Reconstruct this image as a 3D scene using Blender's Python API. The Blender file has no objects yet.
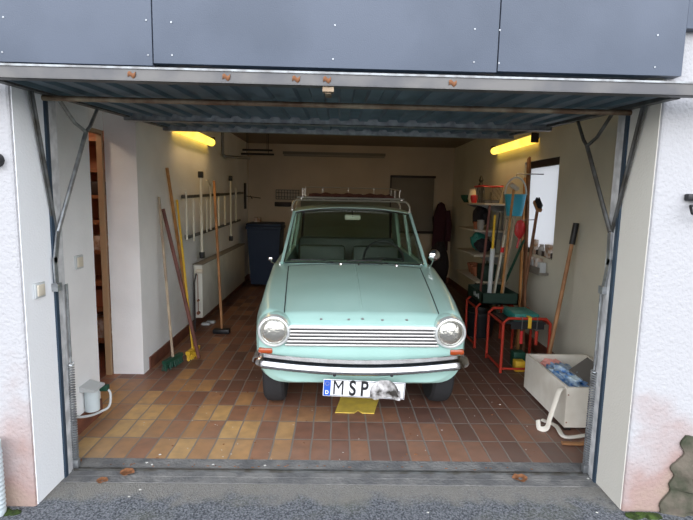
import bpy, bmesh, math, random
from mathutils import Vector, Matrix
random.seed(7)
S = bpy.context.scene; COL = S.collection
PI = math.pi
V = Vector
# ------------------------------------------------------------------ camera frame
F, CX, CY, EYE = 480.0, 346.5, 260.0, 1.5
_Y = V(((338-CX)/F, -(198-CY)/F, -1)).normalized()
_h = V((1, -0.0215, 0))
_n = _h.cross(_Y).normalized()
if _n.y < 0: _n = -_n
_X = _Y.cross(_n)
ORG = V((0, 0, EYE))
def at(u, v, **k):
    d = V(((u-CX)/F, -(v-CY)/F, -1)); d = V((_X.dot(d), _Y.dot(d), _n.dot(d)))
    a = 'XYZ'.index(list(k)[0]); val = list(k.values())[0]
    return ORG + d*((val-ORG[a])/d[a])
cam = bpy.data.cameras.new('camera'); co = bpy.data.objects.new('camera', cam); COL.objects.link(co)
cam.sensor_fit = 'HORIZONTAL'; cam.sensor_width = 36; cam.lens = 36*F/693
co.matrix_world = Matrix.Translation(ORG) @ Matrix((_X, _Y, _n)).to_4x4()
S.camera = co

# ------------------------------------------------------------------ materials
def mat(name, col, rough=0.6, metal=0.0, var=0.0, vscale=8, bump=0.0, bscale=60, col2=None, coat=0.0, trans=0.0, ior=1.45, spec=None):
    m = bpy.data.materials.new(name); m.use_nodes = True
    nt = m.node_tree; b = nt.nodes['Principled BSDF']
    b.inputs['Base Color'].default_value = (*col, 1)
    b.inputs['Roughness'].default_value = rough; b.inputs['Metallic'].default_value = metal
    b.inputs['Coat Weight'].default_value = coat; b.inputs['Coat Roughness'].default_value = .08
    b.inputs['Transmission Weight'].default_value = trans; b.inputs['IOR'].default_value = ior
    if spec is not None: b.inputs['Specular IOR Level'].default_value = spec
    tc = nt.nodes.new('ShaderNodeTexCoord')
    if var > 0 or col2:
        n = nt.nodes.new('ShaderNodeTexNoise'); n.inputs['Scale'].default_value = vscale; n.inputs['Detail'].default_value = 6
        nt.links.new(tc.outputs['Object'], n.inputs['Vector'])
        r = nt.nodes.new('ShaderNodeValToRGB')
        c2 = col2 or tuple(max(0, c*(1-var)) for c in col)
        r.color_ramp.elements[0].position = .38; r.color_ramp.elements[0].color = (*c2, 1)
        r.color_ramp.elements[1].position = .62; r.color_ramp.elements[1].color = (*col, 1)
        nt.links.new(n.outputs['Fac'], r.inputs['Fac']); nt.links.new(r.outputs['Color'], b.inputs['Base Color'])
    if bump > 0:
        n = nt.nodes.new('ShaderNodeTexNoise'); n.inputs['Scale'].default_value = bscale; n.inputs['Detail'].default_value = 4
        nt.links.new(tc.outputs['Object'], n.inputs['Vector'])
        bp = nt.nodes.new('ShaderNodeBump'); bp.inputs['Strength'].default_value = bump; bp.inputs['Distance'].default_value = .01
        nt.links.new(n.outputs['Fac'], bp.inputs['Height']); nt.links.new(bp.outputs['Normal'], b.inputs['Normal'])
    return m
def emis(name, col, s):
    m = bpy.data.materials.new(name); m.use_nodes = True
    b = m.node_tree.nodes['Principled BSDF']; b.inputs['Base Color'].default_value = (*col, 1)
    b.inputs['Emission Color'].default_value = (*col, 1); b.inputs['Emission Strength'].default_value = s
    return m
def glass(name, tint=(.9, .95, .92)):
    m = bpy.data.materials.new(name); m.use_nodes = True; nt = m.node_tree; nt.nodes.clear()
    o = nt.nodes.new('ShaderNodeOutputMaterial'); mx = nt.nodes.new('ShaderNodeMixShader')
    t = nt.nodes.new('ShaderNodeBsdfTransparent'); g = nt.nodes.new('ShaderNodeBsdfGlossy'); f = nt.nodes.new('ShaderNodeLayerWeight')
    t.inputs['Color'].default_value = (*tint, 1); g.inputs['Roughness'].default_value = .02; f.inputs['Blend'].default_value = .5
    pw = nt.nodes.new('ShaderNodeMath'); pw.operation = 'POWER'; pw.inputs[1].default_value = 4; nt.links.new(f.outputs['Facing'], pw.inputs[0])
    ma = nt.nodes.new('ShaderNodeMath'); ma.operation = 'MULTIPLY_ADD'; ma.inputs[1].default_value = .7; ma.inputs[2].default_value = .03; nt.links.new(pw.outputs[0], ma.inputs[0])
    nt.links.new(ma.outputs[0], mx.inputs[0]); nt.links.new(t.outputs[0], mx.inputs[1]); nt.links.new(g.outputs[0], mx.inputs[2])
    nt.links.new(mx.outputs[0], o.inputs['Surface']); return m

M = {}
# plaster outside: near white, with worn pinkish patches low down on the wall
def plaster(name, base, stain, amt_z=0.55, bump=.55, bscale=90, worn=(.34, .25, .2)):
    m = mat(name, base, .9, bump=bump, bscale=bscale); nt = m.node_tree; b = nt.nodes['Principled BSDF']
    g = nt.nodes.new('ShaderNodeNewGeometry'); sp = nt.nodes.new('ShaderNodeSeparateXYZ'); nt.links.new(g.outputs['Position'], sp.inputs[0])
    n = nt.nodes.new('ShaderNodeTexNoise'); n.inputs['Scale'].default_value = 3.2; n.inputs['Detail'].default_value = 8; nt.links.new(g.outputs['Position'], n.inputs['Vector'])
    mr = nt.nodes.new('ShaderNodeMapRange'); mr.inputs['From Min'].default_value = 0; mr.inputs['From Max'].default_value = amt_z
    mr.inputs['To Min'].default_value = .46; mr.inputs['To Max'].default_value = -.22; nt.links.new(sp.outputs['Z'], mr.inputs['Value'])
    ad = nt.nodes.new('ShaderNodeMath'); ad.operation = 'ADD'; nt.links.new(n.outputs['Fac'], ad.inputs[0]); nt.links.new(mr.outputs[0], ad.inputs[1])
    r = nt.nodes.new('ShaderNodeValToRGB'); r.color_ramp.elements[0].position = .5; r.color_ramp.elements[0].color = (*base, 1)
    r.color_ramp.elements[1].position = .85; r.color_ramp.elements[1].color = (*stain, 1)
    e = r.color_ramp.elements.new(1.0); e.color = (*worn, 1)
    nt.links.new(ad.outputs[0], r.inputs['Fac']); nt.links.new(r.outputs[0], b.inputs['Base Color']); return m
M['facade'] = plaster('exterior_plaster', (.43, .425, .435), (.34, .235, .21), .85, .7, 60)
M['reveal'] = plaster('reveal_plaster', (.64, .66, .70), (.66, .6, .56), .35, .3)
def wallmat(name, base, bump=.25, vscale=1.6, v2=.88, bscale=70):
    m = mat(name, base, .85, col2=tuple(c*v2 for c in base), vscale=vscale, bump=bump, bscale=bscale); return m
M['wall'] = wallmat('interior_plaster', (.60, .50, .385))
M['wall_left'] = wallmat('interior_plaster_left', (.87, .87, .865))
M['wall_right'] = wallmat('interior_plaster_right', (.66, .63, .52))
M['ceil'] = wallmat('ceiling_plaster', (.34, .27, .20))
M['fascia'] = mat('slate_fibre_board', (.105, .125, .165), .5, col2=(.085, .103, .138), vscale=2.2, bump=.12, bscale=200)
M['galv'] = mat('galvanised_steel', (.42, .44, .45), .45, .75, col2=(.25, .26, .27), vscale=18)
M['galv_dark'] = mat('weathered_dark_steel', (.16, .165, .165), .5, .6, col2=(.09, .085, .075), vscale=14)
M['rusty'] = mat('rusty_tube', (.36, .29, .2), .5, .5, col2=(.17, .1, .06), vscale=9)
M['leaf'] = mat('blue_grey_sheet', (.10, .15, .19), .5, .3, col2=(.07, .11, .14), vscale=5)
M['gasket'] = mat('dark_blue_rubber', (.025, .045, .07), .5)
M['white_frame'] = mat('white_frame_paint', (.62, .62, .62), .4, var=.35, vscale=12)
M['alu_lip'] = mat('lip_profile', (.13, .125, .12), .45, .3, col2=(.085, .085, .09), vscale=6)
M['bright_edge'] = mat('bright_drip_edge', (.38, .40, .41), .5, .2, col2=(.22, .22, .22), vscale=25)
M['black'] = mat('black_plastic', (.014, .014, .016), .45)
M['blackrub'] = mat('tyre_rubber', (.022, .022, .024), .85, bump=.3, bscale=120)
M['chrome'] = mat('chrome', (.82, .82, .83), .12, 1.0)
M['chrome_old'] = mat('aged_chrome', (.75, .74, .74), .2, 1.0, col2=(.5, .45, .43), vscale=30)
M['rackmetal'] = mat('rack_metal', (.48, .46, .42), .35, .7)
M['slat'] = mat('bright_slat', (.80, .78, .74), .28, .8)
M['ring'] = mat('headlamp_ring', (.74, .76, .75), .3, .55, coat=.5)
M['bumper'] = mat('bumper_chrome', (.60, .59, .60), .16, 1.0, col2=(.5, .48, .48), vscale=12)
M['alu'] = mat('aluminium', (.74, .70, .58), .4, .35)
M['mint'] = mat('mint_car_paint', (.385, .59, .535), .34, col2=(.36, .565, .51), vscale=4, coat=.6)
M['mint_dull'] = mat('mint_roof_paint', (.36, .52, .42), .38, coat=.4)
M['gap'] = mat('panel_gap', (.03, .04, .04), .8)
M['glass'] = glass('car_glass')
M['clear'] = glass('window_glass', (.93, .95, .95))
M['frost'] = bpy.data.materials.new('frosted_window_pane'); M['frost'].use_nodes = True
_n2 = M['frost'].node_tree; _n2.nodes.clear(); _o = _n2.nodes.new('ShaderNodeOutputMaterial'); _t = _n2.nodes.new('ShaderNodeBsdfTranslucent'); _t.inputs[0].default_value = (.97, .98, 1, 1)
_n2.links.new(_t.outputs[0], _o.inputs['Surface'])
M['lens'] = mat('headlamp_glass', (.60, .58, .52), .22, .85, bump=.5, bscale=40, coat=1)
M['reflector'] = mat('headlamp_reflector', (.85, .82, .72), .15, 1.0)
M['orange'] = mat('orange_lens', (.36, .06, .014), .2, coat=.6)
M['redlens'] = mat('red_lens', (.5, .02, .02), .2, coat=.6)
M['seat'] = mat('seat_vinyl', (.06, .075, .06), .55)
M['dash'] = mat('dash_paint', (.05, .075, .065), .5)
M['plate'] = mat('plate_white', (.78, .78, .8), .4)
M['eu'] = mat('plate_blue', (.02, .09, .45), .4)
M['ink'] = mat('ink_black', (.01, .01, .012), .5)
M['yellow'] = mat('yellow_card', (.72, .52, .08), .6, col2=(.6, .42, .08), vscale=14)
M['wood'] = mat('tool_wood', (.42, .21, .09), .6, col2=(.3, .14, .06), vscale=7)
M['wood_pale'] = mat('pale_wood', (.46, .36, .25), .7, col2=(.33, .25, .18), vscale=7)
M['wood_dark'] = mat('dark_red_wood', (.17, .06, .045), .55, col2=(.11, .04, .03), vscale=7)
M['wood_orange'] = mat('orange_wood', (.5, .23, .07), .5, var=.3, vscale=9)
M['brownpost'] = mat('brown_post_wood', (.23, .10, .045), .6, var=.4, vscale=6)
M['yellowp'] = mat('yellow_plastic', (.68, .42, .03), .5)
M['greenp'] = mat('green_plastic', (.010, .06, .036), .5)
M['tealp'] = mat('teal_plastic', (.02, .2, .17), .5)
M['bluebin'] = mat('blue_bin_plastic', (.010, .026, .066), .5)
M['cyan'] = mat('cyan_plastic', (.04, .38, .55), .45)
M['redp'] = mat('red_plastic', (.55, .03, .03), .4)
M['redtube'] = mat('red_tube_paint', (.40, .035, .018), .4)
M['white'] = mat('white_paint', (.68, .68, .64), .45)
M['cream'] = mat('cream_radiator', (.66, .65, .58), .4, var=.12, vscale=5)
M['boxwhite'] = mat('aged_white_wood', (.78, .74, .65), .6, col2=(.66, .61, .52), vscale=5)
M['rust'] = mat('rust', (.25, .1, .05), .8)
M['board'] = mat('grey_green_board', (.17, .19, .145), .6, var=.12, vscale=2)
M['shutter'] = mat('grey_panel', (.21, .19, .16), .5, var=.1, vscale=3)
M['darkframe'] = mat('dark_window_frame', (.03, .022, .02), .5)
M['cloth_dark'] = mat('dark_cloth', (.022, .018, .022), .9, bump=.5, bscale=40)
M['cloth_purple'] = mat('maroon_cloth', (.045, .012, .022), .9, bump=.5, bscale=40)
M['cloth_maroon'] = mat('maroon_blanket', (.075, .022, .024), .9, bump=.6, bscale=40)
M['cloth_pink'] = mat('pink_cloth', (.75, .33, .28), .9, bump=.5, bscale=40)
M['bluebag'] = mat('blue_patterned_bag', (.03, .16, .42), .5, col2=(.5, .6, .65), vscale=16, bump=.6, bscale=25)
M['greyflap'] = mat('grey_lid', (.13, .12, .11), .5)
M['terracotta'] = mat('terracotta', (.36, .12, .06), .75)
M['jar'] = mat('jar_glass', (.45, .42, .38), .15, trans=.3)
M['cardb'] = mat('brown_card', (.33, .18, .09), .8, col2=(.6, .55, .5), vscale=20)
M['shelf'] = mat('shelf_board', (.5, .44, .35), .6)
M['beige'] = mat('beige_cap', (.62, .56, .45), .5)
M['leafdry'] = mat('dry_leaf', (.27, .11, .045), .8, var=.5, vscale=30)
M['grit'] = mat('pale_grit', (.55, .54, .5), .8)
M['skirt'] = mat('skirting_tile', (.20, .075, .045), .45, col2=(.13, .05, .035), vscale=9)
M['brownroom'] = mat('brown_boards', (.33, .13, .055), .6, var=.4, vscale=4)
M['darkroom'] = mat('dark_room', (.40, .17, .09), .8)
M['steelgrey'] = mat('grey_steel', (.25, .25, .25), .4, .7)
M['greenbox'] = mat('dark_green_crate', (.008, .03, .02), .6)
M['pipe'] = mat('grey_blue_plastic', (.55, .62, .64), .45)
M['paleplas'] = mat('pale_plastic', (.5, .52, .52), .5)
M['stone'] = mat('mossy_stone', (.13, .11, .085), .95, col2=(.045, .05, .03), vscale=9, bump=1.0, bscale=25)
M['moss'] = mat('moss', (.05, .085, .015), 1, var=.6, vscale=30, bump=1.0, bscale=90)
def tube_emit():
    m = bpy.data.materials.new('tube_diffuser'); m.use_nodes = True; nt = m.node_tree; b = nt.nodes['Principled BSDF']
    b.inputs['Base Color'].default_value = (.8, .6, .2, 1)
    tc = nt.nodes.new('ShaderNodeTexCoord'); n = nt.nodes.new('ShaderNodeTexNoise'); n.inputs['Scale'].default_value = 6
    nt.links.new(tc.outputs['Object'], n.inputs['Vector'])
    r = nt.nodes.new('ShaderNodeValToRGB'); r.color_ramp.elements[0].position = .35; r.color_ramp.elements[0].color = (1, .58, .06, 1)
    r.color_ramp.elements[1].position = .6; r.color_ramp.elements[1].color = (1, .72, .11, 1)
    nt.links.new(n.outputs['Fac'], r.inputs['Fac']); nt.links.new(r.outputs[0], b.inputs['Emission Color'])
    b.inputs['Emission Strength'].default_value = TUBE; return m
TUBE = 1.0; LAMP = 2.6
M['tube_on'] = tube_emit()

# floor tiles
def tiles():
    m = bpy.data.materials.new('quarry_tiles'); m.use_nodes = True; nt = m.node_tree; b = nt.nodes['Principled BSDF']; L = nt.links.new
    def math_(op, a, c=None):
        n = nt.nodes.new('ShaderNodeMath'); n.operation = op
        for i, x in enumerate((a, c)):
            if x is None: continue
            if isinstance(x, (int, float)): n.inputs[i].default_value = x
            else: L(x, n.inputs[i])
        return n.outputs[0]
    g = nt.nodes.new('ShaderNodeNewGeometry'); sp = nt.nodes.new('ShaderNodeSeparateXYZ')
    wob = nt.nodes.new('ShaderNodeTexNoise'); wob.inputs['Scale'].default_value = 6; L(g.outputs['Position'], wob.inputs['Vector'])
    L(g.outputs['Position'], sp.inputs[0])
    w = math_('MULTIPLY', math_('SUBTRACT', wob.outputs['Fac'], .5), .012)
    u = math_('DIVIDE', math_('ADD', math_('ADD', sp.outputs['X'], w), .1175*100-.10), .1175)
    v = math_('DIVIDE', math_('ADD', math_('ADD', sp.outputs['Y'], w), .2415*100-2.592), .2415)
    iu, iv = math_('FLOOR', u), math_('FLOOR', v)
    fu, fv = math_('SUBTRACT', u, iu), math_('SUBTRACT', v, iv)
    eu = math_('MULTIPLY', math_('MINIMUM', fu, math_('SUBTRACT', 1, fu)), .1175)
    ev = math_('MULTIPLY', math_('MINIMUM', fv, math_('SUBTRACT', 1, fv)), .2415)
    e = math_('MINIMUM', eu, ev)
    grout = nt.nodes.new('ShaderNodeMapRange'); grout.inputs['From Min'].default_value = .0035; grout.inputs['From Max'].default_value = .006
    L(e, grout.inputs['Value'])
    cb = nt.nodes.new('ShaderNodeCombineXYZ'); L(iu, cb.inputs[0]); L(iv, cb.inputs[1])
    wn = nt.nodes.new('ShaderNodeTexWhiteNoise'); wn.noise_dimensions = '3D'; L(cb.outputs[0], wn.inputs['Vector'])
    # the batch laid near the door on the left is yellower
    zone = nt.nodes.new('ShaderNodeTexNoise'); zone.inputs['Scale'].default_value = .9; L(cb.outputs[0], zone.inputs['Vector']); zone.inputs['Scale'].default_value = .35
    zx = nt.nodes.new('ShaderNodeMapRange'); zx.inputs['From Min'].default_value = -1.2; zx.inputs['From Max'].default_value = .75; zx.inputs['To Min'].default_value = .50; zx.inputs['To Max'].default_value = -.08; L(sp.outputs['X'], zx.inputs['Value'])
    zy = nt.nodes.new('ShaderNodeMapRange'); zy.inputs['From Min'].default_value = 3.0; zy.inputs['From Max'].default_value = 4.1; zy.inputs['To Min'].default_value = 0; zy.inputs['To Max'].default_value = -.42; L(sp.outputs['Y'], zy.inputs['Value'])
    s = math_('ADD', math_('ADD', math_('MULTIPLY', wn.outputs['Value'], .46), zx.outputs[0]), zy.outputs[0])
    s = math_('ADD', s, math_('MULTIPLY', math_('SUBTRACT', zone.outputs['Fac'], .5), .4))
    r = nt.nodes.new('ShaderNodeValToRGB'); cr = r.color_ramp
    cr.elements[0].position = 0; cr.elements[0].color = (.115, .05, .035, 1)
    cr.elements[1].position = .85; cr.elements[1].color = (.56, .34, .12, 1)
    for p, c in ((.25, (.20, .082, .048)), (.45, (.29, .13, .065)), (.62, (.42, .22, .08))):
        x = cr.elements.new(p); x.color = (*c, 1)
    L(s, r.inputs['Fac'])
    n2 = nt.nodes.new('ShaderNodeTexNoise'); n2.inputs['Scale'].default_value = 14; n2.inputs['Detail'].default_value = 8; L(g.outputs['Position'], n2.inputs['Vector'])
    r2 = nt.nodes.new('ShaderNodeMapRange'); r2.inputs['From Min'].default_value = .3; r2.inputs['From Max'].default_value = .7; r2.inputs['To Min'].default_value = .75; r2.inputs['To Max'].default_value = 1.15; L(n2.outputs['Fac'], r2.inputs['Value'])
    mu = nt.nodes.new('ShaderNodeVectorMath'); mu.operation = 'SCALE'; L(r.outputs[0], mu.inputs[0]); L(r2.outputs[0], mu.inputs['Scale'])
    # grey dust trodden in near the threshold
    n3 = nt.nodes.new('ShaderNodeTexNoise'); n3.inputs['Scale'].default_value = 4; n3.inputs['Detail'].default_value = 8; L(g.outputs['Position'], n3.inputs['Vector'])
    dm = nt.nodes.new('ShaderNodeMapRange'); dm.inputs['From Min'].default_value = 2.5; dm.inputs['From Max'].default_value = 3.4; dm.inputs['To Min'].default_value = .55; dm.inputs['To Max'].default_value = .12; L(sp.outputs['Y'], dm.inputs['Value'])
    dd = math_('MULTIPLY', dm.outputs[0], n3.outputs['Fac'])
    mx = nt.nodes.new('ShaderNodeMix'); mx.data_type = 'RGBA'; L(dd, mx.inputs['Factor']); L(mu.outputs[0], mx.inputs[6]); mx.inputs[7].default_value = (.27, .23, .20, 1)
    mg = nt.nodes.new('ShaderNodeMix'); mg.data_type = 'RGBA'; L(grout.outputs[0], mg.inputs['Factor']); mg.inputs[6].default_value = (.21, .18, .155, 1); L(mx.outputs[2], mg.inputs[7])
    L(mg.outputs[2], b.inputs['Base Color']); b.inputs['Roughness'].default_value = .42
    rr = nt.nodes.new('ShaderNodeMapRange'); rr.inputs['To Min'].default_value = .3; rr.inputs['To Max'].default_value = .65; L(n2.outputs['Fac'], rr.inputs['Value']); L(rr.outputs[0], b.inputs['Roughness'])
    bp = nt.nodes.new('ShaderNodeBump'); bp.inputs['Distance'].default_value = .004; bp.inputs['Strength'].default_value = .6; L(grout.outputs[0], bp.inputs['Height']); L(bp.outputs[0], b.inputs['Normal'])
    return m
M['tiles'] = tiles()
def asphalt():
    m = mat('asphalt', (.115, .12, .13), .95, bump=1.0, bscale=160); nt = m.node_tree; b = nt.nodes['Principled BSDF']; L = nt.links.new
    g = nt.nodes.new('ShaderNodeNewGeometry')
    n = nt.nodes.new('ShaderNodeTexNoise'); n.inputs['Scale'].default_value = 110; n.inputs['Detail'].default_value = 3; L(g.outputs['Position'], n.inputs['Vector'])
    n2 = nt.nodes.new('ShaderNodeTexNoise'); n2.inputs['Scale'].default_value = 3.5; n2.inputs['Detail'].default_value = 7; L(g.outputs['Position'], n2.inputs['Vector'])
    r = nt.nodes.new('ShaderNodeValToRGB'); r.color_ramp.elements[0].position = .36; r.color_ramp.elements[0].color = (.05, .056, .064, 1); r.color_ramp.elements[1].position = .68; r.color_ramp.elements[1].color = (.25, .26, .28, 1)
    L(n.outputs['Fac'], r.inputs['Fac'])
    r2 = nt.nodes.new('ShaderNodeValToRGB'); r2.color_ramp.elements[0].position = .52; r2.color_ramp.elements[0].color = (0, 0, 0, 1); r2.color_ramp.elements[1].position = .7; r2.color_ramp.elements[1].color = (.45, .45, .45, 1)
    L(n2.outputs['Fac'], r2.inputs['Fac'])
    mx = nt.nodes.new('ShaderNodeMix'); mx.data_type = 'RGBA'; L(r2.outputs[0], mx.inputs['Factor']); L(r.outputs[0], mx.inputs[6]); mx.inputs[7].default_value = (.15, .15, .10, 1)
    # worn cement smeared along the threshold
    sp = nt.nodes.new('ShaderNodeSeparateXYZ'); L(g.outputs['Position'], sp.inputs[0])
    n4 = nt.nodes.new('ShaderNodeTexNoise'); n4.inputs['Scale'].default_value = 7; n4.inputs['Detail'].default_value = 8; L(g.outputs['Position'], n4.inputs['Vector'])
    mr = nt.nodes.new('ShaderNodeMapRange'); mr.inputs['From Min'].default_value = 2.10; mr.inputs['From Max'].default_value = 2.36; mr.inputs['To Min'].default_value = -.35; mr.inputs['To Max'].default_value = .45; mr.clamp = False; L(sp.outputs['Y'], mr.inputs['Value'])
    ad = nt.nodes.new('ShaderNodeMath'); ad.operation = 'ADD'; L(n4.outputs['Fac'], ad.inputs[0]); L(mr.outputs[0], ad.inputs[1])
    r4 = nt.nodes.new('ShaderNodeMapRange'); r4.inputs['From Min'].default_value = .42; r4.inputs['From Max'].default_value = .72; r4.inputs['To Max'].default_value = .75; L(ad.outputs[0], r4.inputs['Value'])
    m4 = nt.nodes.new('ShaderNodeMix'); m4.data_type = 'RGBA'; L(r4.outputs[0], m4.inputs['Factor']); L(mx.outputs[2], m4.inputs[6]); m4.inputs[7].default_value = (.25, .235, .205, 1)
    L(m4.outputs[2], b.inputs['Base Color']); return m
M['asphalt'] = asphalt()
M['concrete'] = mat('old_concrete', (.20, .195, .185), .9, col2=(.12, .12, .12), vscale=9, bump=.8, bscale=60)

# ------------------------------------------------------------------ mesh helpers
class MB:
    def __init__(s): s.bm = bmesh.new()
    def box(s, lo, hi, bev=0, rot=None, piv=None):
        lo, hi = V(lo), V(hi); c = (lo+hi)/2; d = hi-lo
        r = bmesh.ops.create_cube(s.bm, size=1, matrix=Matrix.Translation(c) @ Matrix.Diagonal((abs(d.x), abs(d.y), abs(d.z), 1)))
        vs = r['verts']
        if bev > 0:
            es = list({e for v in vs for e in v.link_edges})
            q = bmesh.ops.bevel(s.bm, geom=es, offset=bev, segments=2, affect='EDGES', profile=.5)
            vs = list({v for f in q['faces'] for v in f.verts} | {v for v in vs if v.is_valid})
        if rot: bmesh.ops.rotate(s.bm, verts=vs, cent=piv or c, matrix=Matrix.Rotation(rot[0], 3, rot[1]))
        return s
    def hexa(s, p):   # 8 corners: bottom 0-3, top 4-7
        v = [s.bm.verts.new(q) for q in p]
        for f in ((3, 2, 1, 0), (4, 5, 6, 7), (0, 1, 5, 4), (1, 2, 6, 5), (2, 3, 7, 6), (3, 0, 4, 7)): s.bm.faces.new([v[i] for i in f])
        return s
    def beam(s, a, b, w, d, up=(0, 0, 1)):
        a, b = V(a), V(b); t = (b-a).normalized(); u = t.cross(V(up))
        if u.length < 1e-4: u = t.cross(V((0, 1, 0)))
        u.normalize(); n = u.cross(t)
        p = []
        for q in (a, b):
            for su, sn in ((-1, -1), (1, -1), (1, 1), (-1, 1)): p.append(q+u*su*w/2+n*sn*d/2)
        return s.hexa(p)
    def tube(s, pts, r, seg=10, closed=False, flat=1.0):
        pts = [V(p) for p in pts]; rings = []; n = len(pts); prev = None
        rr = r if isinstance(r, (list, tuple)) else [r]*n
        for i, p in enumerate(pts):
            if closed: t = pts[(i+1) % n]-pts[i-1]
            else: t = pts[min(i+1, n-1)]-pts[max(i-1, 0)]
            t.normalize()
            if prev is None:
                u = t.cross(V((0, 0, 1)))
                if u.length < .05: u = t.cross(V((0, 1, 0)))
            else: u = prev-t*prev.dot(t)
            u.normalize(); prev = u; w = t.cross(u)
            rings.append([s.bm.verts.new(p+(u*math.cos(a)+w*math.sin(a)*flat)*rr[i]) for a in [2*PI*k/seg for k in range(seg)]])
        m = n if closed else n-1
        for i in range(m):
            A, B = rings[i], rings[(i+1) % n]
            for k in range(seg): s.bm.faces.new((A[k], A[(k+1) % seg], B[(k+1) % seg], B[k]))
        if not closed:
            s.bm.faces.new(rings[0][::-1]); s.bm.faces.new(rings[-1])
        return s
    def cyl(s, a, b, r, seg=16): return s.tube([a, b], r, seg)
    def lathe(s, prof, c=(0, 0, 0), seg=24, axis='Z', sc=(1, 1)):
        c = V(c); rings = []
        for r, h in prof:
            ring = []
            for k in range(seg):
                a = 2*PI*k/seg; x, y = r*math.cos(a)*sc[0], r*math.sin(a)*sc[1]
                q = {'Z': V((x, y, h)), 'Y': V((x, h, y)), 'X': V((h, x, y))}[axis]
                ring.append(s.bm.verts.new(c+q))
            rings.append(ring)
        for A, B in zip(rings, rings[1:]):
            for k in range(seg): s.bm.faces.new((A[k], A[(k+1) % seg], B[(k+1) % seg], B[k]))
        for q in (rings[0][::-1], rings[-1]):
            s.bm.faces.new(q)
        return s
    def grid(s, fn, nu, nv, cap=False, closed_v=False):
        g = [[s.bm.verts.new(fn(i/nu, j/nv)) for j in range(nv+(0 if closed_v else 1))] for i in range(nu+1)]
        m = nv
        for i in range(nu):
            for j in range(m):
                s.bm.faces.new((g[i][j], g[i+1][j], g[i+1][(j+1) % len(g[0])], g[i][(j+1) % len(g[0])]))
        if cap: s.bm.faces.new(g[0]); s.bm.faces.new(g[-1][::-1])
        return s
    def slab(s, fn, nu, nv, thick):   # solid sheet: fn(u,v) and a shifted copy
        t = V(thick)
        A = [[s.bm.verts.new(fn(i/nu, j/nv)) for j in range(nv+1)] for i in range(nu+1)]
        B = [[s.bm.verts.new(V(fn(i/nu, j/nv))+t) for j in range(nv+1)] for i in range(nu+1)]
        for i in range(nu):
            for j in range(nv):
                s.bm.faces.new((A[i][j], A[i+1][j], A[i+1][j+1], A[i][j+1])); s.bm.faces.new((B[i][j+1], B[i+1][j+1], B[i+1][j], B[i][j]))
        for i in range(nu):
            s.bm.faces.new((A[i][0], B[i][0], B[i+1][0], A[i+1][0])); s.bm.faces.new((A[i+1][nv], B[i+1][nv], B[i][nv], A[i][nv]))
        for j in range(nv):
            s.bm.faces.new((A[0][j+1], B[0][j+1], B[0][j], A[0][j])); s.bm.faces.new((A[nu][j], B[nu][j], B[nu][j+1], A[nu][j+1]))
        return s
    def poly(s, pts, thick):
        t = V(thick); n = len(pts)
        a = [s.bm.verts.new(V(p)) for p in pts]; b = [s.bm.verts.new(V(p)+t) for p in pts]
        s.bm.faces.new(a); s.bm.faces.new(b[::-1])
        for i in range(n): s.bm.faces.new((a[i], b[i], b[(i+1) % n], a[(i+1) % n]))
        return s
    def blob(s, c, r, sub=3, amp=.15, fr=3.0):
        q = bmesh.ops.create_icosphere(s.bm, subdivisions=sub, radius=1)
        from mathutils import noise
        for v in q['verts']:
            d = v.co.normalized(); k = 1+amp*noise.noise(d*fr+V(c)*7)*2
            v.co = V((c[0]+d.x*r[0]*k, c[1]+d.y*r[1]*k, c[2]+d.z*r[2]*k))
        return s
    def build(s, name, m, parent=None, smooth=True, kind=None, **tags):
        bmesh.ops.recalc_face_normals(s.bm, faces=s.bm.faces[:])
        me = bpy.data.meshes.new(name); 
        org = V((0, 0, 0))
        if parent is None and s.bm.verts:
            xs = [v.co for v in s.bm.verts]
            org = V(((min(p.x for p in xs)+max(p.x for p in xs))/2, (min(p.y for p in xs)+max(p.y for p in xs))/2, min(p.z for p in xs)))
            bmesh.ops.translate(s.bm, verts=s.bm.verts[:], vec=-org)
        s.bm.to_mesh(me); s.bm.free()
        if smooth:
            for p in me.polygons: p.use_smooth = True
            me.set_sharp_from_angle(angle=math.radians(35))
        if m: me.materials.append(m)
        o = bpy.data.objects.new(name, me); COL.objects.link(o); o.location = org
        if parent is not None:
            o.parent = parent
            o.location = org - root_loc(parent)     # meshes of parts are written in the root's world frame
        if kind: o['kind'] = kind
        for k, v in tags.items(): o[k] = v
        return o
def root_loc(o):
    p = V((0, 0, 0)); c = o
    while c: p += c.location; c = c.parent
    return p
def tag(o, label, cat, group=None, kind=None):
    o['label'] = label; o['category'] = cat
    if group: o['group'] = group
    if kind: o['kind'] = kind
    return o
def thing(name, label, cat, loc=(0, 0, 0), group=None):
    o = bpy.data.objects.new(name, None); COL.objects.link(o); o.location = loc; o.empty_display_size = .1
    return tag(o, label, cat, group)
def struct(name, mb, m, **k):
    return mb.build(name, m, kind='structure', smooth=False, **k)
def dup(root, loc, label=None, group=None, rotz=None):
    r = root.copy(); COL.objects.link(r); r.location = loc
    if label: r['label'] = label
    if group: r['group'] = group
    if rotz is not None: r.rotation_euler.z = rotz
    for ch in list(root.children):
        c = ch.copy(); COL.objects.link(c); c.parent = r
        for g in ch.children:
            d = g.copy(); COL.objects.link(d); d.parent = c
    return r
def curve(pts, n=6):
    pts = [tuple(V(p)) for p in pts]; m = (len(pts)-1)*n
    return [V(cr(pts, k/m)) for k in range(m+1)]
def lerp(a, b, t): return a+(b-a)*t
def cr(p, t):   # Catmull-Rom through list of tuples
    n = len(p)-1; x = min(max(t, 0), 1)*n; i = min(int(x), n-1); f = x-i
    a, b, c, d = p[max(i-1, 0)], p[i], p[i+1], p[min(i+2, n)]
    return tuple(.5*(2*b[k]+(c[k]-a[k])*f+(2*a[k]-5*b[k]+4*c[k]-d[k])*f*f+(3*b[k]-a[k]-3*c[k]+d[k])*f**3) for k in range(len(b)))

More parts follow.
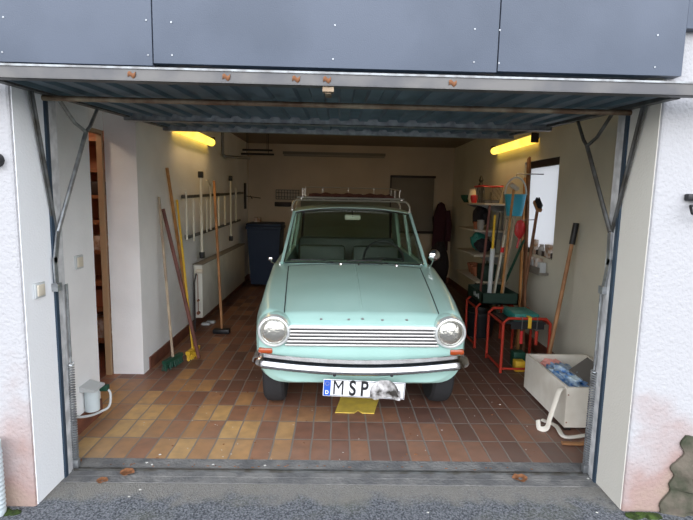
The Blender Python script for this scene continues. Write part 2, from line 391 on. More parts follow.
# ================================================================== THE SETTING
XL, XR, YB, YF, ZC = -1.60, 2.05, 8.62, 2.45, 2.42
OL, OR = -1.425, 1.43          # opening sides
FY = 2.165                      # outer face of the house
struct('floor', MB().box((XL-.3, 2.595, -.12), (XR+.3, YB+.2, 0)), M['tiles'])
struct('asphalt_ground', MB().box((-9, -9, -.30), (9, 2.364, -.003)), M['asphalt'])
def thr(u, v):
    x = lerp(OL-.04, OR+.04, u); y = lerp(2.28, 2.505, v)
    return V((x, y, .002+.004*math.sin(x*9)*v))
struct('trim_1', MB().box((OL, 2.365, -.12), (OR, 2.42, .0)).box((XL-.05, 2.42, -.12), (XR+.05, 2.594, .002)), M['concrete'])
struct('trim_2', MB().box((OL+.02, 2.462, -.05), (OR-.02, 2.470, .013)).box((OL+.02, 2.470, -.05), (OR-.02, 2.494, .005)), M['galv_dark'])

# outer walls with plaster; left and right of the opening, plus the wall above
struct('wall_front_left', MB().box((-4.2, FY, -.3), (OL, 2.42, 3.4), .012), M['facade'])
struct('wall_front_right', MB().box((OR, FY, -.3), (4.6, 2.42, 3.4), .012), M['facade'])
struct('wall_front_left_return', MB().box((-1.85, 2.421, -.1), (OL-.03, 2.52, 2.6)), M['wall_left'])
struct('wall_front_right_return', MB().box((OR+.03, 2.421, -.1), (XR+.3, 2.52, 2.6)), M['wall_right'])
struct('wall_front_top', MB().box((OL-.03, FY+.01, 2.08), (OR+.03, 2.52, 3.4)), M['facade'])
# left wall with the doorway
DY0, DY1 = 3.17, 3.90
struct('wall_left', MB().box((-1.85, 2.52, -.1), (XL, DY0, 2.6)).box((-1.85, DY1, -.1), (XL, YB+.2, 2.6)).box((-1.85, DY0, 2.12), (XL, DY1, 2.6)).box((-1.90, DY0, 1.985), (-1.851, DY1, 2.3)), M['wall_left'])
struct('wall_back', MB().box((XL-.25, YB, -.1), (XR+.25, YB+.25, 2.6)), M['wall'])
# right wall with the window hole
WY0, WY1, WZ0, WZ1 = 4.50, 5.34, .96, 1.93
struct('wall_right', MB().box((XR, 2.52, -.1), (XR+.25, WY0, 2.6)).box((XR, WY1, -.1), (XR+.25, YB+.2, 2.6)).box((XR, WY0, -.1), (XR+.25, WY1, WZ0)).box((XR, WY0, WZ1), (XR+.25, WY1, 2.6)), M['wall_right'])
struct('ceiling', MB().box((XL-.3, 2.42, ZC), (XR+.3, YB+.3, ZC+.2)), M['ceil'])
struct('roof_slab', MB().box((-4.2, FY+.02, 3.4), (4.6, 9.2, 3.55)), M['concrete'])
struct('trim_5', MB().box((OR-.004, FY+.012, 0), (OR-.0005, 2.40, 2.08)), mat('cream_reveal_light_tone', (.64, .615, .55), .85, bump=.2, bscale=90))  # thin lining; its cream tone carries the light difference between reveal and facade
struct('trim_6', MB().box((OL+.0005, FY+.012, 0), (OL+.004, 2.40, 2.08)), mat('white_reveal_light_tone', (.84, .85, .86), .85, bump=.2, bscale=90))  # thin lining; whiter tone puts the extra side light into its colour
# fascia boards
fa = thing('fascia_cladding', 'dark blue-grey cladding boards above the garage opening', 'cladding', (0, 2.15, 2.02)); fa['kind'] = 'structure'
for k in ('label', 'category'): del fa[k]
fa.name = 'trim_3'
zt = 3.35
for i, (a, b, z0) in enumerate(((-4.0, -.79, 2.035), (-.785, .665, 2.045), (.67, 1.465, 2.05))):
    o = MB().box((a, 2.12, z0), (b, 2.164, zt), .002).build('cladding_board', M['fascia'], fa, kind='structure')
MB().box((1.4651, 2.12, 2.245), (4.4, 2.164, zt), .002).build('cladding_board', M['fascia'], fa, kind='structure')
sc = MB()
for px, py in ((146, 20), (148, 55), (171, 22), (172, 55), (335, 25), (333, 59), (475, 29), (474, 62), (500, 30), (499, 63), (658, 35), (655, 67), (3, 17), (2, 52)):
    p = at(px, py, Y=2.117); sc.cyl(p, p+V((0, .006, 0)), .0035, 8)
sc.build('screws', M['galv'], fa, kind='structure')
# door frame in the left doorway, and the store room beyond
struct('trim_4', MB().box((-1.90, DY1-.028, 0), (-1.856, DY1-.001, 1.984)).box((-1.90, DY0, 1.955), (-1.856, DY1-.028, 1.984)), mat('door_frame_paint', (.36, .23, .13), .5))
struct('wall_store_back', MB().box((-3.4, 5.6, -.1), (-1.86, 5.7, 2.5)), M['darkroom'])
struct('wall_store_left', MB().box((-3.5, 2.5, -.1), (-3.4, 5.7, 2.5)), M['darkroom'])
struct('wall_store_front', MB().box((-3.4, 2.43, -.1), (-1.86, 2.53, 2.5)), M['darkroom'])
struct('floor_store', MB().box((-3.4, 2.5, -.1), (-1.9, 5.6, -.005)), M['skirt'])
struct('ceiling_store', MB().box((-3.5, 2.5, 2.5), (-1.86, 5.7, 2.6)), M['darkroom'])
sh = thing('storage_shelf', 'tall brown wooden shelf unit seen through the open doorway', 'shelf', (-2.3, 4.6, 0))
for i, (x0, x1) in enumerate(((-2.75, -2.72), (-1.95, -1.92))):
    MB().box((x0, 4.35, 0), (x1, 4.75, 2.1)).build('side_panel', M['brownroom'], sh)
for z in (.12, .42, .66, .95, 1.22, 1.45, 1.68, 1.95):
    MB().box((-2.72, 4.35, z), (-1.951, 4.75, z+.03)).build('shelf_board', M['brownroom'], sh)
MB().box((-2.74, 4.751, 0), (-1.93, 4.765, 2.1)).build('back_panel', M['darkroom'], sh)
for k, (x, z, w, h, mm) in enumerate(((-2.35, .451, .3, .16, 'terracotta'), (-2.30, .981, .28, .13, 'cardb'), (-2.3, .151, .3, .2, 'cardb'), (-2.3, 1.481, .3, .12, 'darkframe'))):
    tag(MB().box((x, 4.4, z if z > .46 or z < .2 else .451), (x+w, 4.65, z+h), .01).build('storage_box', M[mm]),
        ['reddish box on the lower shelf beyond the doorway', 'brown carton on the middle shelf beyond the doorway', 'brown carton on the bottom shelf beyond the doorway', 'dark box on an upper shelf beyond the doorway'][k], 'box', 'boxes in the store room')
lp = thing('store_lamp', 'small round ceiling lamp in the store room beyond the doorway', 'lamp', (-2.4, 3.6, 2.4))
MB().lathe([(.10, 2.44), (.10, 2.49), (.09, 2.5)], (-2.4, 3.6, 0), 20).build('base', M['white'], lp)
MB().lathe([(.01, 2.36), (.06, 2.37), (.09, 2.40), (.095, 2.439)], (-2.4, 3.6, 0), 20).build('shade', emis('lamp_shade', (1, .8, .55), 2), lp)
ld = bpy.data.lights.new('bulb', 'POINT'); ld.energy = 6; ld.color = (1, .8, .6); ld.shadow_soft_size = .08
lo = bpy.data.objects.new('bulb', ld); COL.objects.link(lo); lo.parent = lp; lo.location = (0, 0, -.15)
# skirting tiles
struct('baseboard_left', MB().box((XL, 2.53, 0), (XL+.012, DY0-.002, .105)).box((XL, DY1+.12, 0), (XL+.012, YB, .105)), M['skirt'])
struct('baseboard_right', MB().box((XR-.012, 2.53, 0), (XR, YB, .105)), M['skirt'])
struct('baseboard_back', MB().box((XL+.012, YB-.012, 0), (XR-.012, YB, .105)), M['skirt'])
# window in the right wall
wn = thing('window_1', '', '', (XR+.2, WY0, WZ0)); wn['kind'] = 'structure'
for k in ('label', 'category'): del wn[k]
fr = MB()
X0, X1 = XR+.03, XR+.07
fr.box((X0, WY0, WZ0), (X1, WY0+.035, WZ1)).box((X0, WY1-.06, WZ0), (X1, WY1, WZ1)).box((X0, WY0, WZ0), (X1, WY1, WZ0+.05)).box((X0, WY0, WZ1-.07), (X1, WY1, WZ1))
fr.build('window_frame', M['darkframe'], wn, smooth=False)
MB().box((X0+.02, WY0+.035, WZ0+.05), (X0+.026, WY1-.06, WZ1-.07)).build('window_pane', M['frost'], wn, smooth=False)
struct('ground_side_bounce', MB().box((2.31, 2.43, -.2), (9, 12, -.0)), mat('pale_bounce_ground', (.62, .61, .58), .95, bump=1, bscale=80))  # unseen pale ground, added to bounce sky light onto the window pane

# ================================================================== UP AND OVER DOOR
gd = thing('garage_door', 'open up-and-over steel garage door lying overhead with corrugated blue-grey underside', 'garage door', (0, 2.42, 1.9))
LF, LR = 2.03, 4.04
def lz(y): return 1.945+(y-LF)*.046
LX0, LX1 = OL+.008, OR-.008
# corrugated sheet, ribs run front to back
def rib(u):
    n = 22; f = (u*n) % 1.0
    return .016 if f < .42 else (.016*(1-(f-.42)/.08) if f < .5 else (0 if f < .92 else .016*(f-.92)/.08))
NR = 264
MB().slab(lambda u, v: V((lerp(LX0, LX1, u), lerp(LF, LR, v), lz(lerp(LF, LR, v))+.02-rib(u))), NR, 1, (0, 0, .012)).build('door_sheet', M['leaf'], gd, smooth=False)
fr = MB()
for x in (LX0+.02, LX1-.02): fr.beam((x, LF+.02, lz(LF)+.016), (x, LR, lz(LR)+.016), .04, .04)
fr.build('leaf_frame', M['galv_dark'], gd, smooth=False)
def lip(y, z): return [(-1.62, y, z), (1.68, y, z)]
lp = MB(); lp.box((-1.62, LF-.055, 1.940), (1.68, LF-.045, 1.984)).box((-1.62, LF-.055, 1.940), (1.68, LF-.005, 1.946)); lp.build('bottom_lip', M['alu_lip'], gd, smooth=False)
MB().box((-1.62, LF-.060, 1.984), (1.68, LF+.03, 1.992)).build('drip_edge', M['bright_edge'], gd, smooth=False)
for y, hh, mm in ((3.30, .035, 'galv'), (LR-.03, .055, 'galv')):
    b = MB(); q_ = lz(y)-.026; b.box((LX0, y-.03, q_), (LX1, y+.03, q_+.005)).box((LX0, y-.03, q_), (LX1, y-.025, lz(y)+.02)).box((LX0, y+.025, q_), (LX1, y+.03, lz(y)+.02))
    b.build('cross_rail', M[mm], gd, smooth=False)
MB().tube([(OL+.004, 2.40, 1.944), (OR-.004, 2.40, 1.944)], .013, 12).build('torsion_tube', M['rusty'], gd)
MB().box((-.06, 2.00, 1.915), (-.035, 2.08, 1.932)).box((-.07, 1.985, 1.920), (-.025, 2.02, 1.945)).build('handle', M['rusty'], gd, smooth=False)
for side, X, in ((-1, OL+.022), (1, OR-.022)):
    L_ = side < 0
    piv = at(58, 232, X=X) if L_ else at(610, 232, X=X)
    a1 = at(31, 99, X=X) if L_ else at(643, 116, X=X); a2 = at(98, 115, X=X) if L_ else at(577, 125, X=X)
    node = at(86, 132, X=X) if L_ else at(587, 146, X=X); f2 = at(57, 105, X=X) if L_ else at(613, 120, X=X)
    low = at(57, 287, X=X) if L_ else at(603, 290, X=X)
    for q_ in (a1, a2, f2): q_.z = lz(q_.y)+.004
    piv2 = V((X+.012*side, piv.y, piv.z))
    MB().beam(piv2, a1, .006, .024, (side, 0, 0)).beam(piv2+V((0, -.004, 0)), a1+V((0, -.004, 0)), .024, .005, (side, 0, 0)).build('pivot_arm', M['galv_dark'], gd, smooth=False)
    b = MB(); b.tube([piv, lerp(piv, node, .5), node], .0105, 8, flat=1.2); 
    b.tube([node, lerp(node, a2, .3)+V((0, .005, -.01)), a2], .0095, 8)
    m1 = lerp(node, f2, .42)+V((0, 0, -.025))
    b.tube([node, m1, f2], .0095, 8)
    b.build('fork_arm', M['galv'] if L_ else M['galv_dark'], gd)
    MB().beam(piv, lerp(piv, low, .55)+V((0, -.02, 0)), .03, .008, (side, 0, 0)).beam(lerp(piv, low, .45)+V((0, -.025, 0)), low, .028, .008, (side, 0, 0)).box((X-.015, low.y-.02, low.z-.02), (X+.015, low.y+.02, low.z+.02)).build('lever_plate', M['galv'], gd, smooth=False)
    # vertical frame post, white inner strip and dark rubber gasket
    MB().box((min(OL*side*-side, OL) if False else (OL if L_ else OR)-.006, 2.46, .0), ((OL if L_ else OR)+.006, 2.5, 2.0)).build('post', M['white_frame'], gd, smooth=False)
    xo = OL if L_ else OR
    MB().box((min(xo, xo-side*.012), 2.425, 0), (max(xo, xo-side*.012), 2.455, 2.0)).build('frame_strip', M['white_frame'], gd, smooth=False)
    MB().box((min(xo, xo-side*.014), 2.40, -.0), (max(xo, xo-side*.014), 2.424, 2.0)).build('rubber_gasket', M['gasket'], gd, smooth=False)
    # coil spring beside the post
    zt_, zb_ = (.60, .05)
    sx = X+side*.004
    pts = []; n = 40
    for k in range(n*8+1):
        a = k/8*2*PI; pts.append(V((sx+.014*math.cos(a), 2.492+.014*math.sin(a), lerp(zt_, zb_, k/(n*8)))))
    MB().tube(pts, .0042, 5).tube([(sx, 2.492, zt_), (sx, 2.492, low.z-.02)], .005, 8).box((sx-.016, 2.478, .006), (sx+.016, 2.508, zb_), .002).build('coil_spring', M['galv'], gd)
    MB().beam((sx, 2.492, .63), (sx, 2.492, low.z), .004, .02, (0, 0, 1)).build('perforated_strap', M['galv'], gd, smooth=False)

# ================================================================== LIGHTS ON THE WALLS
def tube_light(xw, y0, y1, z, side, label):
    t = thing('fluorescent_light', label, 'lamp', (xw, (y0+y1)/2, z), 'tube lights on the side walls')
    x = xw+side*.035
    MB().box((min(xw, x), y0, z+.0), (max(xw, x), y1, z+.055), .004).build('housing', M['white'], t)
    xc = xw+side*.05
    b = MB(); b.tube([(xc, y0+.02, z-.012), (xc, y1-.02, z-.012)], .046, 14); b.build('diffuser', M['tube_on'], t)
    ld = bpy.data.lights.new('tube_lamp', 'AREA'); ld.shape = 'RECTANGLE'; ld.size = .06; ld.size_y = y1-y0-.1; ld.energy = LAMP; ld.color = (1, .66, .32)
    lo = bpy.data.objects.new('tube_lamp', ld); COL.objects.link(lo); lo.parent = t; lo.location = V((xc+side*.052, (y0+y1)/2, z-.04))-t.location; lo.rotation_euler = (0, -side*math.radians(50), 0)
    for y in (y0, y1-.02): MB().box((xc-.04, y, z-.05), (xc+.04, y+.02, z+.05), .004).build('end_cap', M['darkframe'], t)
    return t
tube_light(XL, 4.72, 6.02, 2.15, 1, 'lit yellow fluorescent tube lamp high on the left wall')
tube_light(XR, 4.98, 6.30, 2.155, -1, 'lit yellow fluorescent tube lamp high on the right wall above the window')
t = thing('fluorescent_light', 'unlit grey fluorescent tube lamp high on the back wall', 'lamp', (-.08, YB, 2.24))
MB().box((-.98, YB-.05, 2.24), (.82, YB, 2.29), .004).build('housing', M['shutter'], t)
MB().tube([(-.96, YB-.06, 2.225), (.80, YB-.06, 2.225)], .02).build('tube', mat('unlit_tube', (.30, .27, .22), .3), t)
# pipe by the left lamp and black bars under the ceiling
tag(MB().tube([(-1.58, 6.7, ZC), (-1.58, 6.7, 2.06), (-1.54, 6.72, 2.03), (-1.25, 6.9, 2.03)], .02).build('conduit_pipe', M['steelgrey']), 'grey bent pipe dropping from the ceiling beside the left lamp', 'pipe')
for k, (y, z, x0, x1) in enumerate(((7.25, 2.175, -1.42, -.98), (7.05, 2.10, -1.40, -.93))):
    o = MB(); o.tube([(x0, y, z), (x1, y, z)], .022, 8, flat=.7).cyl((x0+.08, y, z+.014), (x0+.08, y, ZC), .004, 6).cyl((x1-.08, y, z+.014), (x1-.08, y, ZC), .004, 6)
    tag(o.build('hanging_bar', M['black']), ['upper and farther black bar hung under the ceiling', 'lower and nearer black bar hung under the ceiling'][k], 'bar', 'black bars under the ceiling')

# ================================================================== CAR
CXW, CYW, YAW = .178, 2.93, math.radians(1.2)
car = thing('car', 'vintage mint-green saloon car facing out, with chrome grille and round headlamps', 'car', (0, 0, 0))
# lower body as one closed lofted solid. station: y, zb, w, ws, zs, xg, zg, zc
ST = [(.105, .30, .625, .560, .720, .475, .685, .687),
      (.125, .285, .672, .582, .752, .492, .705, .710),
      (.17, .28, .695, .605, .772, .505, .742, .747),
      (.45, .25, .735, .640, .81, .515, .80, .825),
      (.80, .21, .738, .655, .865, .535, .862, .892),
      (1.12, .20, .738, .66, .905, .56, .912, .936),
      (1.24, .20, .738, .665, .915, .57, .925, .942),
      (2.0, .20, .738, .67, .925, .58, .93, .935),
      (2.9, .21, .738, .665, .925, .57, .93, .935),
      (3.3, .23, .735, .65, .92, .56, .925, .93),
      (3.80, .28, .715, .62, .87, .54, .875, .88),
      (3.88, .30, .68, .59, .83, .52, .835, .84)]
def profile(st):
    y, zb, w, ws, zs, xg, zg, zc = st
    return [(0, zb), (.35, zb), (w-.15, zb+.005), (w-.06, zb+.045), (w-.012, zb+.13), (w, .56), (w-.006, .66), (ws+.05, zs-.035), (ws, zs), (xg+.005, zg), (xg-.03, zg+.004), (.32, lerp(zg, zc, .7)+.004), (.13, zc), (0, zc+.006)]
def station(y):
    for a, b in zip(ST, ST[1:]):
        if y <= b[0]: 
            f = max(0, (y-a[0])/(b[0]-a[0])); f2 = f
            return tuple(lerp(a[k], b[k], f2) for k in range(8))
    return ST[-1]
NP = 36
def hp(y):
    p = profile(station(y)); return [cr(p, k/NP) for k in range(NP+1)]
ys = [.105, .108, .113, .119, .125, .135, .15, .17, .2, .25, .3, .37, .45, .55, .65, .75, .85, .95, 1.05, 1.12, 1.18, 1.24, 1.5, 1.8, 2.1, 2.4, 2.7, 2.9, 3.1, 3.3, 3.5, 3.7, 3.8, 3.85, 3.88]
def smooth_station(y):
    # a Catmull-Rom pass through stations keeps the bonnet curve fair
    return station(y)
body = MB(); rings = []
for y in ys:
    h = hp(y)
    loop = [(x, z) for x, z in h]+[(-x, z) for x, z in h[-2:0:-1]]
    rings.append([body.bm.verts.new((x, y, z)) for x, z in loop])
for A, B in zip(rings, rings[1:]):
    for k in range(len(A)): body.bm.faces.new((A[k], A[(k+1) % len(A)], B[(k+1) % len(A)], B[k]))
body.bm.faces.new(rings[0][::-1]); body.bm.faces.new(rings[-1])
bo = body.build('body_shell', M['mint'], car)
cut = MB()
WY, WR_ = (.55, 2.90), .285
for y in WY:
    for sx in (-1, 1): cut.cyl((sx*.50, y, .285), (sx*.80, y, .285), .335, 40)
cut.box((-.61, 1.40, .36), (.61, 2.98, 1.2))
cut.box((-.40, .2, .1), (.40, 3.7, .29))
cu = cut.build('cutter', None)
def apply_bool(o, c):
    md = o.modifiers.new('b', 'BOOLEAN'); md.operation = 'DIFFERENCE'; md.object = c; md.solver = 'EXACT'; md.use_self = True
    dg = bpy.context.evaluated_depsgraph_get(); dg.update()
    me = bpy.data.meshes.new_from_object(o.evaluated_get(dg)); o.modifiers.clear(); old = o.data; o.data = me; bpy.data.meshes.remove(old)
    for p in me.polygons: p.use_smooth = True
    me.set_sharp_from_angle(angle=math.radians(35))
cu.location = cu.location  # cutter is already in place
bpy.context.view_layer.update(); apply_bool(bo, cu); bpy.data.objects.remove(cu)
def topz(x, y):
    h = hp(y); h = h[len(h)//2:]
    for (xa, za), (xb, zb) in zip(h, h[1:]):
        if min(xa, xb) <= abs(x) <= max(xa, xb) and xa != xb: return lerp(za, zb, (abs(x)-xa)/(xb-xa))
    return h[-1][1]
# shut lines round the bonnet
g = MB()
for sx in (-1, 1):
    g.tube([V((sx*lerp(.512, .565, (y-.14)/1.0), y, topz(lerp(.512, .565, (y-.14)/1.0), y)-.0005)) for y in [.14+k*.05 for k in range(21)]], .0042, 6)
g.tube([V((x, 1.14, topz(x, 1.14)-.0005)) for x in [-.565+k*.113 for k in range(11)]], .0035, 6)
g.build('bonnet_shut_line', M['gap'], car)
MB().tube([V((0, y, topz(0, y)-.004)) for y in [.13+k*.1 for k in range(11)]], .0075, 8, flat=1.0).build('bonnet_crease', M['mint'], car)
# letter studs left on the bonnet nose
for x in (-.27, -.09, .0, .13, .29):
    MB().box((x-.008, .118, topz(x, .14)-.012), (x+.008, .132, topz(x, .14)-.002), .002).build('badge_mount', M['steelgrey'], car)
# cowl vent slots
v_ = MB()
for k in range(44):
    x = -.235+k*.011; v_.box((x, 1.165, topz(x, 1.18)-.008), (x+.005, 1.215, topz(x, 1.19)+.0025))
v_.build('cowl_vent', M['gap'], car, smooth=False)
# grille
gy = .098
MB().box((-.492, gy, .540), (.492, .13, .672), .006).build('grille_recess', mat('grille_dark', (.03, .03, .035), .6), car)
for k in range(6):
    z = .553+k*.0226; w = .50-.012*max(0, k-1)*.5
    MB().box((-w, gy-.014, z-.0065), (w, gy+.004, z+.0065), .003).build('grille_slat', M['slat'], car)
MB().box((-.50, gy-.008, .672), (.50, gy+.012, .679), .002).build('grille_frame', M['chrome'], car)
# headlamps
for sx in (-1, 1):
    hx, hz = sx*.571, .645
    hl = MB(); hl.lathe([(.106, .13), (.108, .10), (.104, .078), (.098, .066), (.090, .064), (.0855, .070), (.0855, .085)], (hx, 0, hz), 40, 'Y'); h_ = hl.build('headlamp', M['ring'], car)
    MB().lathe([(.115, .17), (.113, .115), (.108, .100), (.10, .105)], (hx, 0, hz), 40, 'Y').build('headlamp_bowl', M['mint'], h_)
    MB().lathe([(.0845, .078), (.075, .066), (.055, .057), (.03, .052), (.001, .050)], (hx, 0, hz), 40, 'Y').build('lens', M['lens'], h_)
    # indicators
    ix = sx*.628
    i_ = MB().box((ix-.046, .095, .488), (ix+.046, .17, .526), .009).build('indicator', M['orange'], car)
# bumper: curved blade with wrapped ends
def bump_path(u):
    t = lerp(-1, 1, u); a = abs(t); sg = 1 if t > 0 else -1
    if a < .78: k = a/.78; return V((sg*.61*k, -.012+.062*k*k, .440+.018*k*k))
    if a < .93:
        w = (a-.78)/.15*math.radians(78); w0 = math.radians(12)
        return V((sg*(.61+.095*(math.sin(w0+w)-math.sin(w0))), .05+.095*(math.cos(w0)-math.cos(w0+w)), .458+.004*(a-.78)/.15))
    k = (a-.93)/.07
    e = .61+.095*(1-math.sin(math.radians(12))); return V((sg*e, .05+.095*math.cos(math.radians(12))+.16*k, .462))
prof = [(0, -.048), (-.020, -.046), (-.034, -.036), (-.0355, -.028), (-.032, -.014), (-.026, .002), (-.022, .008), (-.012, .016), (-.003, .024), (.000, .044), (.008, .046), (.008, -.044)]
bb = MB(); rg = []
NB = 90
for i in range(NB+1):
    u = i/NB; p = bump_path(u); q = bump_path(min(u+.004, 1))-bump_path(max(u-.004, 0)); q.normalize(); nrm = V((-q.y, q.x, 0))
    a = abs(2*u-1); tp = 1-.3*max(0, (a-.8)/.2)
    rg.append([bb.bm.verts.new(p+nrm*d*1.0+V((0, 0, z*tp))) for d, z in prof])
for A, B in zip(rg, rg[1:]):
    for k in range(len(prof)): bb.bm.faces.new((A[k], A[(k+1) % len(prof)], B[(k+1) % len(prof)], B[k]))
bb.bm.faces.new(rg[0]); bb.bm.faces.new(rg[-1][::-1])
bmp = bb.build('bumper', M['bumper'], car)
for sx in (-1, 1): MB().lathe([(.001, -.035), (.010, -.033), (.012, -.026), (.012, -.015)], (sx*.18, -.012, .402), 14, 'Y').build('bumper_bolt', M['black'], bmp)
for sx in (-1, 1): MB().box((sx*.33-.02, .01, .42), (sx*.33+.02, .13, .46)).build('bumper_bracket', M['black'], car)
rb = MB(); rg = []
for i in range(NB+1):
    u = i/NB; p = bump_path(u); p = V((p.x, 3.93-p.y+.02, p.z)); q = bump_path(min(u+.004, 1))-bump_path(max(u-.004, 0)); q.normalize(); nrm = V((q.y, q.x, 0))
    rg.append([rb.bm.verts.new(p-V((nrm.x, nrm.y, 0))*d+V((0, 0, z))) for d, z in prof])
for A, B in zip(rg, rg[1:]):
    for k in range(len(prof)): rb.bm.faces.new((A[k], A[(k+1) % len(prof)], B[(k+1) % len(prof)], B[k]))
rb.bm.faces.new(rg[0]); rb.bm.faces.new(rg[-1][::-1]); rb.build('rear_bumper', M['bumper'], car)
for sx in (-1, 1): MB().box((sx*.60-.05, 3.86, .55), (sx*.60+.05, 3.905, .68), .015).build('tail_lamp', M['redlens'], car)
# number plate
np_ = thing('number_plate', '', '', (0, 0, 0)); 
for k in ('label', 'category'): del np_[k]
np_.parent = car; np_.location = (0, .015, .34)
PR = Matrix.Rotation(math.radians(2.6), 4, 'Y')
def pl(mb):
    bmesh.ops.transform(mb.bm, matrix=Matrix.Translation((.012, 0, .292)) @ PR, verts=mb.bm.verts[:]); return mb
npl = pl(MB().box((-.262, .0, -.056), (.262, .006, .056), .002))
np_base = npl.build('plate', M['plate'], np_)
pl(MB().box((-.258, -.0015, -.052), (-.215, .001, .052))).build('blue_band', M['eu'], np_)
bd = MB()
for a in ((-.214, -.0018, .049, .258, 0, .052), (-.214, -.0018, -.052, .258, 0, -.049), (.255, -.0018, -.049, .258, 0, .049)): bd.box(a[:3], a[3:])
pl(bd).build('border', M['ink'], np_)
def text(body, size, loc, m, parent, name='lettering', rot=None, sx=1.0, extr=.0008, bold=0.0):
    c = bpy.data.curves.new('t', 'FONT'); c.body = body; c.size = size; c.extrude = extr; c.align_x = 'CENTER'; c.align_y = 'CENTER'; c.offset = bold
    o = bpy.data.objects.new('t', c); COL.objects.link(o); bpy.context.view_layer.update()
    me = bpy.data.meshes.new_from_object(o.evaluated_get(bpy.context.evaluated_depsgraph_get())); bpy.data.objects.remove(o)
    me.transform(Matrix.Translation(loc) @ (rot or Matrix.Identity(4)) @ Matrix.Diagonal((sx, 1, 1, 1)))
    me.materials.clear(); me.materials.append(m); ob = bpy.data.objects.new(name, me); COL.objects.link(ob)
    if parent: ob.parent = parent; ob.location = -root_loc(parent)
    return ob
RX = Matrix.Rotation(PI/2, 4, 'X')
for ch, x in (('M', -.165), ('S', -.075), ('P', .0)):
    q = PR @ V((x, -.002, 0))+V((.012, 0, .292))
    text(ch, .138, q, M['ink'], np_, 'lettering', PR @ RX, .72, bold=.0 if ch == 'M' else .003)
q = PR @ V((-.237, -.003, -.03))+V((.012, 0, .292)); text('D', .034, q, M['plate'], np_, 'country_letter', PR @ RX, .9, bold=.001)
st_ = MB()
for k in range(10):
    a = k*PI/5; st_.cyl((-.237+.012*math.cos(a), -.003, .028+.012*math.sin(a)), (-.237+.012*math.cos(a), -.001, .028+.012*math.sin(a)), .0017, 6)
pl(st_).build('stars', M['yellow'], np_)
# right half of the plate: added crumpled mottled sheet standing in for blurred-out characters
sm = MB()
smm = mat('mottled_blur', (.60, .58, .57), .7, col2=(.03, .025, .02), vscale=17)
sm.slab(lambda u, v: V((lerp(.04, .235, u), -.004-.010*math.sin(u*9+v*4)**2, lerp(-.05-.01*math.sin(u*8), .072*math.sin(PI*min(1, u*1.1))**.5, v))), 30, 10, (0, .004, 0)); pl(sm).build('blurred_area', smm, np_)
# valance: darker underside
# wheels
for y in WY:
    for sx in (-1, 1):
        xo = sx*.655; xi = sx*.50
        w = MB().lathe([(.20, -.070), (.262, -.074), (.282, -.056), (.287, -.02), (.287, .02), (.282, .056), (.262, .074), (.20, .070)], (sx*.598, y, .287), 44, 'X').build('wheel', M['blackrub'], car)
        MB().lathe([(.199, -.06), (.20, .05), (.17, .045), (.16, .02), (.10, .03), (.05, .04), (.001, .045)] if sx > 0 else [(.199, .06), (.20, -.05), (.17, -.045), (.16, -.02), (.10, -.03), (.05, -.04), (.001, -.045)], (sx*.598, y, .287), 32, 'X').build('rim', M['steelgrey'], w)
        MB().lathe([(.09, .03), (.085, .055), (.05, .07), (.001, .075)] if sx > 0 else [(.09, -.03), (.085, -.055), (.05, -.07), (.001, -.075)], (sx*.598, y, .287), 24, 'X').build('hubcap', M['chrome'], w)
for y in WY: MB().cyl((-.52, y, .287), (.52, y, .287), .026).build('axle', M['black'], car)
# greenhouse
def roofpt(u, v):     # u across -1..1, v front->rear
    x = lerp(-1, 1, u); y = lerp(1.70, 2.92, v)
    w = .572-.015*abs(v-.4)
    zc = 1.436-.030*(2*v-.9)**2
    y += .05*(abs(x)**2)*(1-2*v)
    return V((x*w, y, zc-.048*abs(x)**2.6))
MB().slab(roofpt, 28, 16, (0, 0, -.022)).build('roof', M['mint_dull'], car)
WB = lambda s: V((s*.612, 1.22, .925)); 
def wtop(s): p = roofpt((s+1)/2, 0); return V((s*.563, p.y, p.z-.014))
pil = lambda a, b, w, d, nm='pillar', mm='mint': MB().beam(a, b, w, d, (0, 1, 0)).build(nm, M[mm], car)
for s in (-1, 1):
    pil(WB(s)+V((s*.018, 0, 0)), wtop(s)+V((s*.0, .0, 0)), .024, .045)
    pil(V((s*.640, 2.08, .92)), V((s*.562, 2.12, 1.38)), .03, .05, 'pillar', 'mint_dull')
    MB().hexa([V((s*.645, 2.78, .92)), V((s*.615, 2.78, .92)), V((s*.60, 3.22, .92)), V((s*.635, 3.22, .92)), V((s*.568, 2.72, 1.375)), V((s*.540, 2.72, 1.375)), V((s*.53, 2.90, 1.372)), V((s*.560, 2.90, 1.372))]).build('rear_pillar', M['mint_dull'], car)
    # gutter and side glass
    MB().tube([roofpt((s+1)/2, v/10)+V((s*.008, 0, -.012)) for v in range(11)], .007, 6).build('rain_gutter', M['chrome_old'], car)
    MB().hexa([V((s*.633, 1.32, .925)), V((s*.629, 1.32, .925)), V((s*.629, 2.76, .925)), V((s*.633, 2.76, .925)), V((s*.566, 1.76, 1.37)), V((s*.562, 1.76, 1.37)), V((s*.562, 2.72, 1.37)), V((s*.566, 2.72, 1.37))]).build('side_window', M['glass'], car, smooth=False)
    MB().tube([V((s*.652, 1.26, .928)), V((s*.652, 3.1, .93))], .007, 6).build('waistline_trim', M['chrome'], car)
    # handle
    MB().box((s*.738-.012, 1.95, .76), (s*.738+.02*1, 2.06, .78), .005).build('door_handle', M['chrome'], car)
